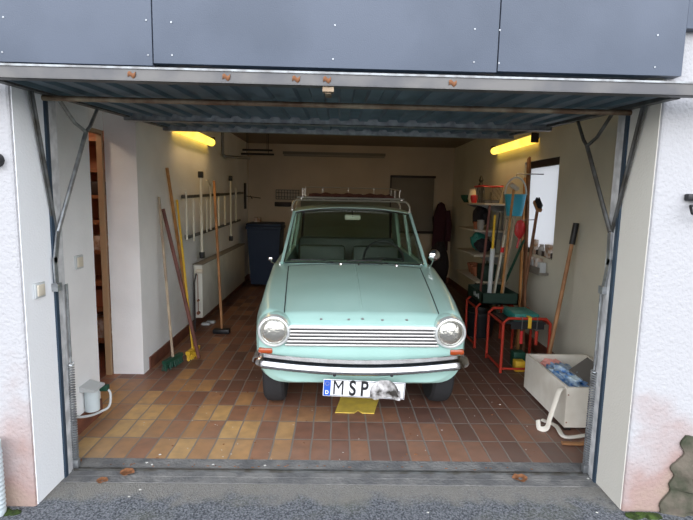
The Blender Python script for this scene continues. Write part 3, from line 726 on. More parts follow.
# windscreen, curved
def ws(u, v, off=0):
    s = lerp(-1, 1, u); top = roofpt(u, 0)
    b = V((s*.618, 1.20+.07*s*s-.015+off, .942-.012*s*s)); t = V((s*.555, top.y-.005+off, top.z-.014))
    return lerp(b, t, v)
MB().slab(lambda u, v: ws(u, v), 16, 6, (0, .004, .001)).build('windscreen', M['glass'], car)
MB().tube([ws(k/20, 0, -.006) for k in range(21)], .008, 6).tube([ws(k/20, 1, -.006) for k in range(21)], .008, 6).tube([ws(0, k/6, -.004) for k in range(7)], .008, 6).tube([ws(1, k/6, -.004) for k in range(7)], .008, 6).build('windscreen_seal', M['black'], car)
MB().tube([ws(k/20, 0, -.016) for k in range(21)], .006, 6).tube([ws(k/20, 1, -.012) for k in range(21)], .003, 6).tube([ws(0, k/6, -.012) for k in range(7)], .004, 6).tube([ws(1, k/6, -.012) for k in range(7)], .004, 6).build('windscreen_trim', M['chrome'], car)
def rw(u, v, off=0):
    s = lerp(-1, 1, u); top = roofpt(u, 1)
    b = V((s*.56, 3.20-.06*s*s+off, .94)); t = V((s*.525, top.y+off, top.z-.014)); return lerp(b, t, v)
MB().slab(lambda u, v: rw(u, v), 12, 4, (0, .004, .001)).build('rear_window', M['glass'], car)
MB().tube([rw(k/16, 0) for k in range(17)], .012, 6).tube([rw(k/16, 1) for k in range(17)], .01, 6).tube([rw(0, k/4) for k in range(5)], .014, 6).tube([rw(1, k/4) for k in range(5)], .014, 6).build('rear_window_seal', M['black'], car)
# interior
MB().box((-.60, 1.30, .80), (.60, 1.44, .915), .02).build('dashboard', M['dash'], car)
MB().box((-.605, 1.405, .36), (.605, 2.975, .38)).build('cabin_floor', M['black'], car)
for sx in (-1, 1):
    se = MB().box((sx*.29-.25, 1.85, .38), (sx*.29+.25, 2.30, .58), .04).box((sx*.29-.25, 2.24, .5), (sx*.29+.25, 2.34, .99), .04).build('seat', M['seat'], car)
MB().box((-.58, 2.6, .38), (.58, 2.93, .58), .04).box((-.585, 2.84, .5), (.585, 2.96, 1.03), .05).build('rear_seat', M['seat'], car)
MB().box((-.57, 2.95, .90), (.57, 3.15, .925), .005).build('parcel_shelf', M['dash'], car)
sw = MB(); C0 = V((.30, 1.60, .93)); ax = V((0, -.80, .45)).normalized(); ux = V((1, 0, 0)); uy = ax.cross(ux)
sw.tube([C0+(ux*math.cos(a)+uy*math.sin(a))*.19 for a in [2*PI*k/40 for k in range(40)]], .011, 8, closed=True)
sw.tube([C0-ux*.19, C0+ax*.02, C0+ux*.19], .009, 8).tube([C0, C0-V((0, 0, 0))+V((0, -.20, -.08))], .018, 8)
sw.build('steering_wheel', M['black'], car)
MB().box((-.075, 1.655, 1.295), (.075, 1.68, 1.345), .012).build('rear_view_mirror', mat('mirror_back', (.62, .58, .45), .35), car)
MB().cyl((0, 1.665, 1.34), (0, 1.70, 1.378), .006, 8).cyl((0, 1.6545, 1.33), (0, 1.656, 1.33), .004, 8).build('mirror_stem', M['black'], car)
# wipers
for px, ex in ((-.12, -.42), (.36, .06)):
    w = MB().lathe([(.016, 0), (.014, .012), (.001, .016)], (px, 1.13, topz(px, 1.13)), 12, 'Z').tube([(px, 1.13, topz(px, 1.13)+.012), (lerp(px, ex, .5), 1.165, .965), (ex, 1.205, .968)], .004, 6).build('wiper', M['chrome_old'], car)
    MB().beam((ex-.13, 1.20, .962), (ex+.17, 1.19, .968), .006, .010).build('wiper_blade', M['black'], w)
MB().tube([(.03, 1.10, topz(.03, 1.1)-.003), (.03, 1.10, topz(.03, 1.1)+.014), (.03, 1.115, topz(.03, 1.1)+.016)], .006, 8).build('washer_jet', M['black'], car)
# wing mirror (on the right in the picture) and small one on the other side
wm = MB().tube([(.655, 1.22, .90), (.68, 1.19, .955), (.685, 1.17, .985)], .006, 8).lathe([(.001, 0), (.03, .004), (.048, .018), (.052, .035), (.048, .04), (.001, .04)], (.69, 1.15, 1.025), 24, 'Y').build('wing_mirror', M['chrome'], car)
MB().tube([(-.70, 1.38, .90), (-.735, 1.36, .92), (-.74, 1.34, .945)], .006, 8).box((-.76, 1.335, .935), (-.725, 1.35, .965), .006).build('wing_mirror', M['chrome_old'], car)
# place the car: everything above was written in the car's own frame
car.location = (CXW, CYW, 0); car.rotation_euler.z = YAW
CM = Matrix.Translation((CXW, CYW, 0)) @ Matrix.Rotation(YAW, 4, 'Z')

# roof rack on the car
rk = thing('roof_rack', 'silver tubular roof rack clamped on the mint-green car roof', 'roof rack', (0, 0, 0))
b = MB()
for y in (1.98, 2.30, 2.65): b.tube([(-.53, y, 1.475), (.53, y, 1.475)], .008, 8)
for y in (1.98, 2.65):
    for s in (-1, 1):
        MB().tube([(s*.50, y, 1.475), (s*.555, y, 1.473), (s*.580, y, 1.455), (s*.598, y, 1.42), (s*.600, y, 1.375)], .010, 8).box((s*.597-.015, y-.025, 1.360), (s*.597+.015, y+.025, 1.380), .004).build('foot', M['rackmetal'], rk)
for s in (-1, 1): b.tube([(s*.50, 1.90, 1.49), (s*.50, 2.75, 1.49)], .008, 8)
b.tube([(-.55, 1.93, 1.50), (.53, 1.93, 1.50)], .009, 8)
for k in range(7): b.tube([(-.42+k*.14, 1.93, 1.48), (-.42+k*.14, 2.75, 1.48)], .005, 6)
b.build('base_frame', M['rackmetal'], rk)
r_ = MB(); zz = 1.615
r_.tube([(-.50, 2.0, zz-.03), (-.50, 2.75, zz+.005), (.50, 2.75, zz+.005), (.50, 2.0, zz-.03)], .006, 8)
for x in (-.5, .5):
    for y in (2.05, 2.4, 2.74): r_.tube([(x, y, 1.49), (x, y, zz-.03+.035*(y-2.0)/.75)], .005, 6)
for x in (-.3, 0, .3): r_.tube([(x, 2.75, 1.48), (x, 2.75, zz+.005)], .004, 6)
r_.build('side_rail', M['rackmetal'], rk)
rk.matrix_world = CM
bl = MB().slab(lambda u, v: V((lerp(-.44, .44, u), lerp(2.05, 2.68, v), 1.510+.038*math.sin(PI*v)*(.5+.5*math.sin(u*11+v*5)**2)+.012*math.sin(u*23)**2)), 40, 16, (0, 0, -.016))
ob = bl.build('blanket', M['cloth_maroon']); tag(ob, 'crumpled dark maroon blanket lying on the roof rack', 'blanket')
ob.matrix_world = CM @ Matrix.Translation(ob.location)
# yellow card on the floor beneath the plate
cd = MB().poly([at(335, 413, Z=.003), at(354, 413.5, Z=.003), at(358, 411, Z=.003), at(362, 413.5, Z=.003), at(374, 414, Z=.003), at(380, 396, Z=.003), at(362, 398, Z=.003), at(341, 397, Z=.003)], (0, 0, .006))
tag(cd.build('yellow_sheet', M['yellow'], smooth=False), 'yellow sheet lying on the tiles under the number plate', 'sheet')

# ================================================================== LEFT WALL
rd = thing('radiator', 'cream panel radiator low on the left wall', 'radiator', (XL+.06, 6.4, .1))
RY0, RY1, RZ0, RZ1 = 5.22, 7.62, .15, .74
MB().box((XL+.035, RY0, RZ0), (XL+.13, RY1, RZ1), .008).build('panel', M['cream'], rd)
MB().box((XL+.03, RY0-.012, RZ1-.001), (XL+.135, RY1+.012, RZ1+.012), .003).build('top_grille', M['shutter'], rd)
MB().box((XL, RY0+.3, .3), (XL+.034, RY0+.34, .6)).box((XL, RY1-.34, .3), (XL+.034, RY1-.3, .6)).build('bracket', M['steelgrey'], rd)
MB().tube([(XL+.085, RY0-.001, RZ1-.06), (XL+.085, RY0-.05, RZ1-.06)], .016).cyl((XL+.085, RY0-.05, RZ1-.06), (XL+.15, RY0-.05, RZ1-.06), .024).build('valve_knob', M['beige'], rd)
MB().tube([(XL+.085, RY0-.02, RZ1-.1), (XL+.085, RY0-.02, RZ0+.05)], .004, 6).cyl((XL+.085, RY0+.0, RZ0+.06), (XL+.085, RY0-.03, RZ0+.06), .018).cyl((XL+.085, RY0-.03, RZ0+.2), (XL+.085, RY0, RZ0+.2), .012).build('pipe_fittings', M['rust'], rd)
MB().tube([(XL+.05, RY0-.03, 0), (XL+.05, RY0-.03, RZ0+.4), (XL+.07, RY0-.02, RZ0+.5)], .009, 8).build('supply_pipe', M['darkframe'], rd)
# rack bars hung on the wall above it: two black rails, light bars
rl = thing('wall_rail_rack', 'pair of long black holding rails on the left wall over the radiator', 'rack', (XL, 6.3, 1.2))
pA, pB = at(182, 197, X=XL+.05), at(243, 193, X=XL+.05)
qA, qB = at(186, 238, X=XL+.05), at(240, 220, X=XL+.05)
for a, c in ((pA, pB), (qA, qB)):
    MB().beam(a, c, .02, .03).build('rail', M['galv_dark'], rl, smooth=False)
w = MB()
for t_ in (.05, .5, .95):
    for a, c in ((pA, pB), (qA, qB)):
        p = lerp(a, c, t_); w.box((XL, p.y-.015, p.z-.02), (XL+.045, p.y+.015, p.z+.02))
w.build('wall_bracket', M['galv_dark'], rl, smooth=False)
def bar(px, y0, y1, caps, hook, label, r=.013, lean=0):
    XX = XL+.060+r
    T, B = at(px, y0, X=XX), at(px+lean, y1, X=XX)
    T, B = V((XX, B.y, T.z)), V((XX, B.y, B.z))
    t = thing('rack_bar', label, 'bar', (XX, B.y, B.z), 'light metal bars on the left wall')
    MB().tube([B, T], r, 10).build('tube', M['alu'], t)
    if hook: MB().tube([T, T+V((0, -.02, .03)), T+V((0, -.10, .07)), T+V((0, -.16, .075))], r*.8, 8).build('hook', M['alu'], t)
    if caps:
        for q, s in ((T, 1), (B, -1)): MB().box((q.x-.024, q.y-.03, min(q.z, q.z+s*.07)), (q.x+.024, q.y+.03, max(q.z, q.z+s*.07)), .006).build('end_cap', M['black'], t)
bar(187, 191, 240, False, False, 'light metal bar nearest the doorway in the wall rack, thin', .011)
bar(194, 198, 241, False, False, 'short light bar between the nearest bar and the longest capped bar', .011)
bar(202, 178, 252, True, False, 'longest light metal bar with big black end caps, nearest one', .016)
bar(207, 199, 232, False, False, 'short thin light bar just right of the longest capped bar', .009)
bar(211, 187, 230, False, True, 'light metal bar with hooked top left of the brown pole handle', .012)
bar(219, 197, 226, False, False, 'light metal bar just right of the brown pole handle', .012)
bar(225, 196, 225, False, False, 'light metal bar midway between the brown pole and far capped bar', .013)
bar(231, 181, 236, True, False, 'long light bar with black end caps at the far end', .013)
bar(236, 188, 221, False, False, 'farthest light metal bar of the wall rack', .013)
# long handled tools leaning by the wall
def stick(name, label, cat, foot, top, r, m, group=None, build_extra=None):
    foot, top = V(foot), V(top)
    t = thing(name, label, cat, foot, group)
    MB().tube([foot, lerp(foot, top, .5), top], [r, r*1.02, r*.95], 10).build('handle', M[m], t)
    if build_extra: build_extra(t, foot, top)
    return t
def broom_head(m, w, h, dirx=0):
    def f(t, foot, top):
        d = V((math.sin(dirx), math.cos(dirx), 0)); n = V((d.y, -d.x, 0))
        c = V((foot.x, foot.y, 0))
        MB().hexa([c-d*w/2-n*.02+V((0, 0, h*.7)), c+d*w/2-n*.02+V((0, 0, h*.7)), c+d*w/2+n*.02+V((0, 0, h*.7)), c-d*w/2+n*.02+V((0, 0, h*.7)),
                   c-d*w/2-n*.02+V((0, 0, h)), c+d*w/2-n*.02+V((0, 0, h)), c+d*w/2+n*.02+V((0, 0, h)), c-d*w/2+n*.02+V((0, 0, h))]).build('broom_head', M[m], t)
        b = MB()
        for i in range(16):
            for j in (-1, 0, 1):
                p = c+d*lerp(-w/2+.01, w/2-.01, i/15)+n*j*.013
                b.tube([p+V((0, 0, h*.7)), p+d*random.uniform(-.02, .02)+n*random.uniform(-.015, .02)+V((0, 0, .002))], .005, 5)
        b.build('bristles', M[m], t)
    return f
stick('broom', 'pale wooden pole of the green-bristled broom, leftmost of the leaning tools', 'broom', (-1.42, 4.09, .06), at(159, 197, X=XL+.02), .012, 'wood_pale', None, broom_head('greenp', .26, .09, .25))
stick('broom', 'yellow-handled broom with yellow head beside the dark red pole', 'broom', (-1.32, 4.34, .06), at(177, 200, X=XL+.02), .011, 'yellowp', None, broom_head('yellowp', .22, .085, .15))
def tongue(t, foot, top):
    MB().box((foot.x-.03, foot.y-.01, 0), (foot.x+.03, foot.y+.01, .16), .004).build('blade', M['wood_dark'], t)
stick('spade', 'dark red wooden pole leaning in front of the yellow broom', 'tool', at(199, 358, Z=.02), at(163, 209, X=XL+.02), .017, 'wood_dark')
stick('garden_pole', 'tall orange wooden pole leaning behind the yellow broom', 'pole', at(192, 334, Z=0), at(167, 168, X=XL+.02), .015, 'wood_orange')
def scr(t, foot, top):
    MB().box((foot.x-.09, foot.y-.06, 0), (foot.x+.09, foot.y+.03, .05), .01).build('scraper_head', M['black'], t)
    d = (top-foot).normalized(); MB().tube([foot+d*.02, foot+d*.35], .013, 8).build('sleeve', M['galv'], t)
stick('floor_scraper', 'long brown pole with black scraper head standing by the radiator', 'tool', at(222, 330, Z=.03), at(214, 181, X=XL+.15), .015, 'wood', None, scr)
for k, (px, py) in enumerate(((206, 325), (211, 323))):
    p = at(px, py, Z=0); tag(MB().box((p.x-.05, p.y-.03, .0), (p.x+.05, p.y+.03, .03), .01).build('paper_scrap', M['paleplas']), ['left pale scrap on the tiles below the radiator', 'right pale scrap on the tiles below the radiator'][k], 'scrap', 'scraps below the radiator')
# sockets and switches
def switch(p, nx, ny, w, label, rock=True):
    t = thing('wall_switch', label, 'switch', p)
    if nx: lo = (p.x, p.y-w/2, p.z-w/2); hi = (p.x+nx*.012, p.y+w/2, p.z+w/2)
    MB().box((min(lo[0], hi[0]), lo[1], lo[2]), (max(lo[0], hi[0]), hi[1], hi[2]), .004).build('plate', M['paleplas'], t)
    MB().box((min(p.x, p.x+nx*.018), p.y-w*.36, p.z-w*.36), (max(p.x, p.x+nx*.018), p.y+w*.36, p.z+w*.36), .003).build('rocker', M['beige'], t)
p = at(37.5, 290, X=OL); switch(V((OL+.004, p.y, p.z)), 1, 0, .075, 'small grey switch plate on the left reveal outside the door frame')
p = at(78, 262, X=XL); switch(V((XL, p.y, p.z)), 1, 0, .085, 'cream light switch on the left wall before the doorway')
# junction box with hose near the skirting
p = at(95, 397, X=XL); jb = thing('hose_reel_box', 'small grey and white outlet box with looped pale cable near the skirting', 'outlet', (XL, 3.02, .28))
yy, z0 = 2.97, .115
MB().tube([(XL+.047, yy, z0), (XL+.047, yy, z0+.14)], .044, 20).build('body', M['pipe'], jb)
MB().hexa([V((XL, yy-.06, z0+.14)), V((XL+.10, yy-.065, z0+.142)), V((XL+.10, yy+.065, z0+.142)), V((XL, yy+.07, z0+.14)), V((XL, yy-.06, z0+.175)), V((XL+.10, yy-.065, z0+.155)), V((XL+.10, yy+.065, z0+.155)), V((XL, yy+.07, z0+.175))]).build('lid', M['paleplas'], jb)
MB().box((XL+.06, yy+.055, z0+.10), (XL+.115, yy+.10, z0+.135), .005).build('connector', M['greenp'], jb)
MB().tube(curve([(XL+.09, yy+.08, z0+.12), (XL+.125, yy+.08, z0+.08), (XL+.125, yy+.06, z0+.0), (XL+.09, yy+.02, z0-.02), (XL+.06, yy-.06, z0-.012), (XL+.02, yy-.14, z0+.02), (XL+.01, yy-.24, z0+.13)]), .008, 8).build('cable', M['paleplas'], jb)

# ================================================================== BACK WALL
bn = thing('wheelie_bin', 'dark blue wheeled bin in the far left corner', 'bin', (-1.2, 7.9, 0))
x0, x1, y0, y1, h = -1.46, -.92, 7.75, 8.35, 1.02
MB().hexa([V((x0+.05, y0+.08, .06)), V((x1-.05, y0+.08, .06)), V((x1-.05, y1-.05, .06)), V((x0+.05, y1-.05, .06)), V((x0, y0, h)), V((x1, y0, h)), V((x1, y1, h)), V((x0, y1, h))]).build('bin_body', M['bluebin'], bn)
MB().box((x0-.02, y0-.02, h-.05), (x1+.02, y1+.02, h), .01).build('rim', M['bluebin'], bn)
MB().box((x0-.015, y0-.03, h+.001), (x1+.015, y1, h+.05), .02).build('lid', M['bluebin'], bn)
MB().tube([(x0+.04, y1+.05, h+.0), (x1-.04, y1+.05, h+.0)], .015).build('handle', M['bluebin'], bn)
for x in (x0+.0, x1-.05): MB().cyl((x, y1-.02, .1), (x+.05, y1-.02, .1), .1, 20).build('wheel', M['black'], bn)
p = at(258, 214, Y=8.2)
tag(MB().box((p.x-.05, 8.05, h+.052), (p.x+.06, 8.18, h+.13), .006).build('small_box', M['cardb']), 'small brown box standing on the blue bin lid', 'box')
bd = MB().hexa([V((-.66, YB-.12, 0)), V((.93, YB-.12, 0)), V((.93, YB-.095, 0)), V((-.66, YB-.095, 0)), V((-.66, YB-.03, 1.52)), V((.93, YB-.03, 1.555)), V((.93, YB-.005, 1.555)), V((-.66, YB-.005, 1.52))])
tag(bd.build('leaning_board', M['board'], smooth=False), 'large grey-green board leaning against the back wall behind the car', 'board')
cb = thing('wall_cabinet', 'flat grey panel cabinet with dark top edge on the back wall', 'cabinet', (1.32, YB, .9))
MB().box((.94, YB-.05, .95), (1.70, YB, 1.88), .004).build('panel', M['shutter'], cb)
MB().box((.92, YB-.07, 1.88), (1.72, YB, 1.92), .004).build('top_strip', M['darkframe'], cb)
MB().box((.92, YB-.06, .90), (1.72, YB, .945), .004).build('bottom_strip', M['darkframe'], cb)
MB().box((.92, YB-.06, .95), (.94, YB, 1.88)).build('side_strip', M['darkframe'], cb)
# small wire rack with hooks
wr = thing('wire_rack', 'small black wire rack on the back wall above the bin', 'rack', (-.88, YB, 1.4)); b = MB()
for z in (1.62, 1.57, 1.50, 1.46): b.box((-1.10, YB-.05, z-.006), (-.68, YB-.035, z+.006))
for k in range(9): b.box((-1.10+k*.05, YB-.052, 1.46), (-1.09+k*.05, YB-.04, 1.62))
for x in (-1.05, -.73): b.box((x, YB-.04, 1.48), (x+.01, YB, 1.50))
b.build('wires', M['galv_dark'], wr, smooth=False)
tag(MB().box((-1.12, YB-.06, 1.33), (-.82, YB, 1.41), .012).build('tool_tray', M['darkframe']), 'dark narrow tray on the back wall just below the wire rack', 'tray')
hk = MB().box((XL, 8.25, 1.28), (XL+.035, 8.32, 1.72), .01).tube([(XL+.03, 8.28, 1.5), (XL+.28, 8.28, 1.47)], .008, 6).tube([(XL+.12, 8.22, 1.5), (XL+.12, 8.36, 1.46)], .01, 6)
tag(hk.build('wall_hook', M['darkframe']), 'dark bracket hook near the far left corner of the garage', 'hook')
# jackets in the right corner
def jacket(c, r, m, label):
    p = V(c); t = thing('jacket', label, 'jacket', (p.x, p.y, p.z-r[2]), 'jackets in the far right corner')
    b = MB()
    def f(u, v):
        a = 2*PI*v; z = lerp(r[2], -r[2], u); k = (.35+.65*min(1, u*3))*(1+.12*math.sin(a*5+u*4)); k *= (.02 if u in (0,) else 1)
        return V((p.x+r[0]*k*math.cos(a), p.y+r[1]*k*math.sin(a), p.z+z))
    b.grid(f, 24, 30, closed_v=True).build('coat_body', M[m], t)
    MB().tube([(p.x+r[0]*.6, p.y-r[1]*.7, p.z+r[2]*.65), (p.x+r[0]*.95, p.y-r[1]*.8, p.z), (p.x+r[0]*.85, p.y-r[1], p.z-r[2]*.6)], [.06, .055, .045], 10).build('sleeve', M[m], t)
    MB().cyl((p.x, p.y, p.z+r[2]-.02), (p.x, YB, p.z+r[2]), .01, 8).build('peg', M['steelgrey'], t)
jacket((1.80, 8.38, 1.05), (.13, .14, .42), 'cloth_purple', 'dark purple jacket hanging in the far right corner')
jacket((1.60, 7.75, .97), (.13, .2, .20), 'cloth_dark', 'x') if False else None
tag(MB().blob((1.70, 7.95, .40), (.17, .2, .40), 3, .12).build('bag_pile', M['cloth_dark']), 'tall dark sack standing in the far right corner below the jacket', 'sack')

# ================================================================== RIGHT WALL SHELVES
SX0 = 1.66
su = thing('shelf_unit', 'pale boarded shelf unit on uprights against the right wall near the back corner', 'shelf', (1.85, 6.6, 0))
SY0, SY1 = 5.62, 6.95
levels = [(1.475, 5.45, 6.55), (1.15, 5.75, 6.6), (.85, 5.75, 6.6), (.55, 5.6, 6.6)]
for z, a, c in levels: MB().box((SX0, a, z-.022), (XR-.001, c, z), .003).build('shelf_board', M['shelf'], su)
for y in (5.9, 6.42):
    MB().box((XR-.022, y, .0), (XR-.001, y+.025, 1.62)).build('upright', M['steelgrey'], su)
    for z, a, c in levels: MB().hexa([V((XR-.023, y+.005, z-.12)), V((XR-.023, y+.02, z-.12)), V((XR-.023, y+.02, z-.023)), V((XR-.023, y+.005, z-.023)), V((XR-.05, y+.005, z-.12)), V((XR-.05, y+.02, z-.12)), V((SX0+.06, y+.02, z-.0235)), V((SX0+.06, y+.005, z-.0235))]).build('bracket', M['steelgrey'], su, smooth=False)
def on_shelf(px, lvl, X=None):
    z, a, c = levels[lvl]; p = at(px, 200, X=X or SX0+.1); return V((X or SX0+.1, p.y, z))
GS = 'things kept on the wall shelves'
def pot(px, lvl, prof, m, name, label, cat, X=None, lid=None):
    p = on_shelf(px, lvl, X); p.y = min(max(p.y, levels[lvl][1]+.1), levels[lvl][2]-.1); p.z += .001
    o = MB().lathe(prof, p, 20).build(name, M[m]); tag(o, label, cat); return o
pot(467, 0, [(.05, 0), (.09, .06), (.10, .10), (.09, .10), (.04, .02)], 'greenp', 'bowl', 'green bowl at the far end of the top shelf', 'bowl', 1.74)
pot(472, 0, [(.04, 0), (.055, .05), (.05, .1), (.04, .16), (.05, .18), (.04, .18)], 'beige', 'jug', 'cream jug on the top shelf next to the green bowl', 'jug', 1.76)
pot(480, 0, [(.03, 0), (.04, .05), (.035, .14), (.05, .2), (.02, .27), (.03, .3), (.01, .36)], 'black', 'bottle', 'tall black bottle on the top shelf behind the jug', 'bottle', 1.90)
pot(474, 0, [(.03, 0), (.045, .05), (.045, .09), (.02, .1)], 'redp', 'tin', 'small red tin on the top shelf front', 'tin', 1.70)
# red-handled basket on top shelf
p = on_shelf(493, 0, 1.80); bt = thing('tool_basket', 'dark wire basket with red top rim on the top shelf', 'basket', (p.x, 5.75, p.z))
b = MB()
for k in range(8):
    for s in (-1, 1): b.tube([(1.80+s*.08, 5.62+k*.045, p.z+.004), (1.80+s*.11, 5.6+k*.05, p.z+.2)], .004, 5)
b.box((1.72, 5.62, p.z+.001), (1.88, 5.94, p.z+.04)); b.build('wires', M['galv_dark'], bt)
MB().tube([(1.69, 5.6, p.z+.2), (1.91, 5.6, p.z+.2), (1.91, 5.97, p.z+.2), (1.69, 5.97, p.z+.2)], .012, 8, closed=True).build('rim', M['redp'], bt)
pt = on_shelf(470, 1, 1.78)
tag(MB().blob((1.85, 6.22, 1.15+.145), (.1, .11, .143), 3, .14).build('bag', M['cloth_dark']), 'dark blue-black bag on the second shelf', 'bag')
for k, (y, r, hh, mm, lb) in enumerate(((6.02, .05, .09, 'terracotta', 'reddish pot on the second shelf'), (5.88, .045, .12, 'jar', 'pale jar at the near end of the second shelf'))):
    tag(MB().lathe([(r*.8, 0), (r, hh*.6), (r, hh), (r*.8, hh), (r*.7, hh*.5)], (1.76, y, 1.1501), 18).build('pot', M[mm]), lb, 'pot')
tag(MB().blob((1.87, 6.30, .85+.13), (.11, .10, .125), 3, .1).build('bundle', M['tealp']), 'dark teal round bundle on the third shelf', 'bundle')
tag(MB().blob((1.86, 6.06, .85+.09), (.11, .09, .085), 3, .15).build('bundle', M['cloth_dark']), 'black lumpy bundle near end of the third shelf', 'bundle')
tag(MB().box((1.74, 5.62, .5505), (1.94, 5.86, .74), .01).build('carton', M['greenbox']), 'dark green carton on the lowest shelf', 'box')
for k in range(3):
    tag(MB().lathe([(.05, 0), (.075, .10), (.08, .10), (.08, .12), (.06, .12), (.04, .02)], (1.80+.02*k, 6.03+.18*k, .5505), 18).build('flower_pot', M['terracotta']), ['terracotta flower pot on the lowest shelf, nearest the green carton', 'terracotta flower pot on the lowest shelf, middle of three', 'terracotta flower pot on the lowest shelf, farthest of three'][k], 'pot', 'flower pots on the lowest shelf')
# dark things under the shelves
tag(MB().blob((1.86, 6.19, .22), (.12, .19, .21), 3, .12).build('sack', M['cloth_dark']), 'black sack on the floor under the shelves', 'sack')
tag(MB().lathe([(.14, 0), (.17, .25), (.18, .25), (.18, .28), (.15, .28), (.12, .05)], (1.62, 5.25, .001), 24).build('bucket', M['black']), 'black bucket on the floor before the shelves', 'bucket')

# window sill things
for k, (y, w, h, mm, lb) in enumerate(((4.66, .10, .13, 'cardb', 'brown and white carton nearest on the window sill'), (4.85, .09, .11, 'jar', 'pale jar in the middle of the window sill'), (5.0, .09, .15, 'cardb', 'patterned tin farthest on the window sill'))):
    tag((MB().box((XR+.01, y-w/2, WZ0+.0005), (XR+.10, y+w/2, WZ0+h), .006) if mm == 'cardb' else MB().lathe([(.035, 0), (.045, .02), (.045, .08), (.03, .10), (.035, .115)], (XR+.055, y, WZ0+.0005), 18)).build('sill_carton' if mm == 'cardb' else 'jar', M[mm]), lb, 'box' if mm == 'cardb' else 'jar')
# items in front of window low left: box hung below the sill
p = at(543, 250, X=XR-.06)
bx = thing('seed_box', 'small shelf box of brown and white packets fixed below the window', 'box', (XR-.05, 4.72, .78))
MB().box((XR-.10, 4.55, .80), (XR-.0005, 4.95, .82)).box((XR-.10, 4.55, .82), (XR-.09, 4.95, .87)).build('tray', M['shutter'], bx)
for k in range(4): MB().box((XR-.08, 4.57+k*.095, .821), (XR-.02, 4.64+k*.095, .92+.03*(k % 2)), .004).build('packet', M['cardb' if k % 2 else 'paleplas'], bx)

# blue carrier basket hanging on the shelf end
p = at(515, 203, X=1.78)
bk = thing('bucket', 'cyan bucket with white arched handle hanging by the top shelf', 'bucket', (p.x, p.y, p.z-.12))
MB().lathe([(.075, -.13), (.105, .08), (.11, .085), (.10, .09), (.068, -.12)], p, 24).build('bucket_body', M['cyan'], bk)
hp_ = [p+V((.108*math.cos(a), 0, .085+.17*math.sin(a))) for a in [PI*k/14 for k in range(15)]]
MB().tube(hp_, .009, 8).build('handle', M['white'], bk)
MB().tube([p+V((0, 0, .255)), p+V((0, 0, .29)), V((XR, p.y, p.z+.29))], .006, 6).build('hook', M['steelgrey'], bk)

# ------------- red tubular tool stand
rs = thing('tool_stand', 'red tubular steel tool stand near the white chest', 'stand', (1.65, 4.2, 0))
def uframe(y, x0, x1, z): return [(x0, y, .012), (x0, y, z-.04), (x0+.04, y, z), (x1-.04, y, z), (x1, y, z-.04), (x1, y, .012)]
A = at(502, 374, Z=0); 
sx0, sx1, sy0, sy1, sz = 1.45, 1.86, 4.02, 4.42, .50
for y in (sy0, sy1): MB().tube(uframe(y, sx0, sx1, sz), .013, 10).build('frame', M['redtube'], rs)
for a, c in (((sx0, sy0, .05), (sx0, sy1, .05)), ((sx1, sy0, .05), (sx1, sy1, .05)), ((sx0, sy0, sz-.05), (sx0, sy1, sz-.05)), ((sx1, sy0, sz-.05), (sx1, sy1, sz-.05)), ((sx0, sy0, .05), (sx1, sy0, .05))): MB().tube([a, c], .011, 8).build('cross_bar', M['redtube'], rs)
MB().box((sx0+.03, sy0+.02, sz-.055), (sx1-.03, sy1-.02, sz-.04)).box((sx0+.06, sy0-.012-.004, sz-.09), (sx1-.06, sy0-.014+.0, sz-.02)).build('tray', M['black'], rs)
rs2 = thing('tool_stand', 'farther red tubular steel stand carrying the dark green crate', 'stand', (1.6, 4.9, 0))
tx0, tx1, ty0, ty1, tz = 1.42, 1.80, 4.72, 5.08, .62
for y in (ty0, ty1): MB().tube(uframe(y, tx0, tx1, tz-.14), .013, 10).build('frame', M['redtube'], rs2)
for a, c in (((tx0, ty0, .05), (tx0, ty1, .05)), ((tx0, ty0, tz-.19), (tx0, ty1, tz-.19)), ((tx1, ty0, tz-.19), (tx1, ty1, tz-.19))): MB().tube([a, c], .011, 8).build('cross_bar', M['redtube'], rs2)
# crate on the stand
cr_ = thing('crate', 'dark green crate with pale markings on the red stand', 'crate', (1.6, 4.9, .495)); b = MB()
c0, c1, d0, d1, e0, e1 = 1.43, 1.79, 4.60, 5.10, .4945, .605
b.box((c0, d0, e0), (c1, d1, e0+.012)).box((c0, d0, e0), (c0+.012, d1, e1)).box((c1-.012, d0, e0), (c1, d1, e1)).box((c0, d0, e0), (c1, d0+.012, e1)).box((c0, d1-.012, e0), (c1, d1, e1))
b.build('crate_body', M['greenbox'], cr_, smooth=False)
mk = MB()
for k in range(5): mk.box((c0-.0015, 4.70+k*.04, e0+.035+.01*(k % 2)), (c0, 4.722+k*.04, e0+.085-.01*(k % 3)))
mk.build('marking', M['paleplas'], cr_, smooth=False)
# green tray and small tools on/at the near stand
tag(MB().box((1.56, 4.06, sz-.039), (1.78, 4.36, sz+.03), .012).build('seed_tray', M['tealp']), 'green plastic case lying on the near red stand', 'case')
def hang(x, m, h, label, r=.014, name='screwdriver'):
    t = thing(name, label, 'tool', (x, sy0-.03, sz-.1-h))
    MB().tube([(x, sy0-.032, sz-.10), (x, sy0-.032, sz-.10-h)], r, 10).build('grip', M[m], t)
    MB().tube([(x, sy0-.032, sz-.10), (x, sy0-.032, sz+.016), (x, sy0-.0, sz+.018)], .004, 6).build('shank', M['steelgrey'], t)
hang(1.60, 'redp', .11, 'red-handled hand tool hanging from the near red stand')
hang(1.73, 'redtube', .12, 'orange-handled hand tool hanging right on the near red stand')
tag(MB().box((1.655, sy0-.028, sz-.08), (1.685, sy0-.018, sz+.014), .003).box((1.655, sy0-.028, sz+.0135), (1.685, sy0+.03, sz+.022), .003).build('strap', M['yellowp']), 'yellow strap looped over the near red stand', 'strap')
tag(MB().box((1.63, 4.2, .0005), (1.74, 4.3, .14), .01).build('canister', M['greenp']), 'small green canister on the floor inside the near red stand', 'canister')
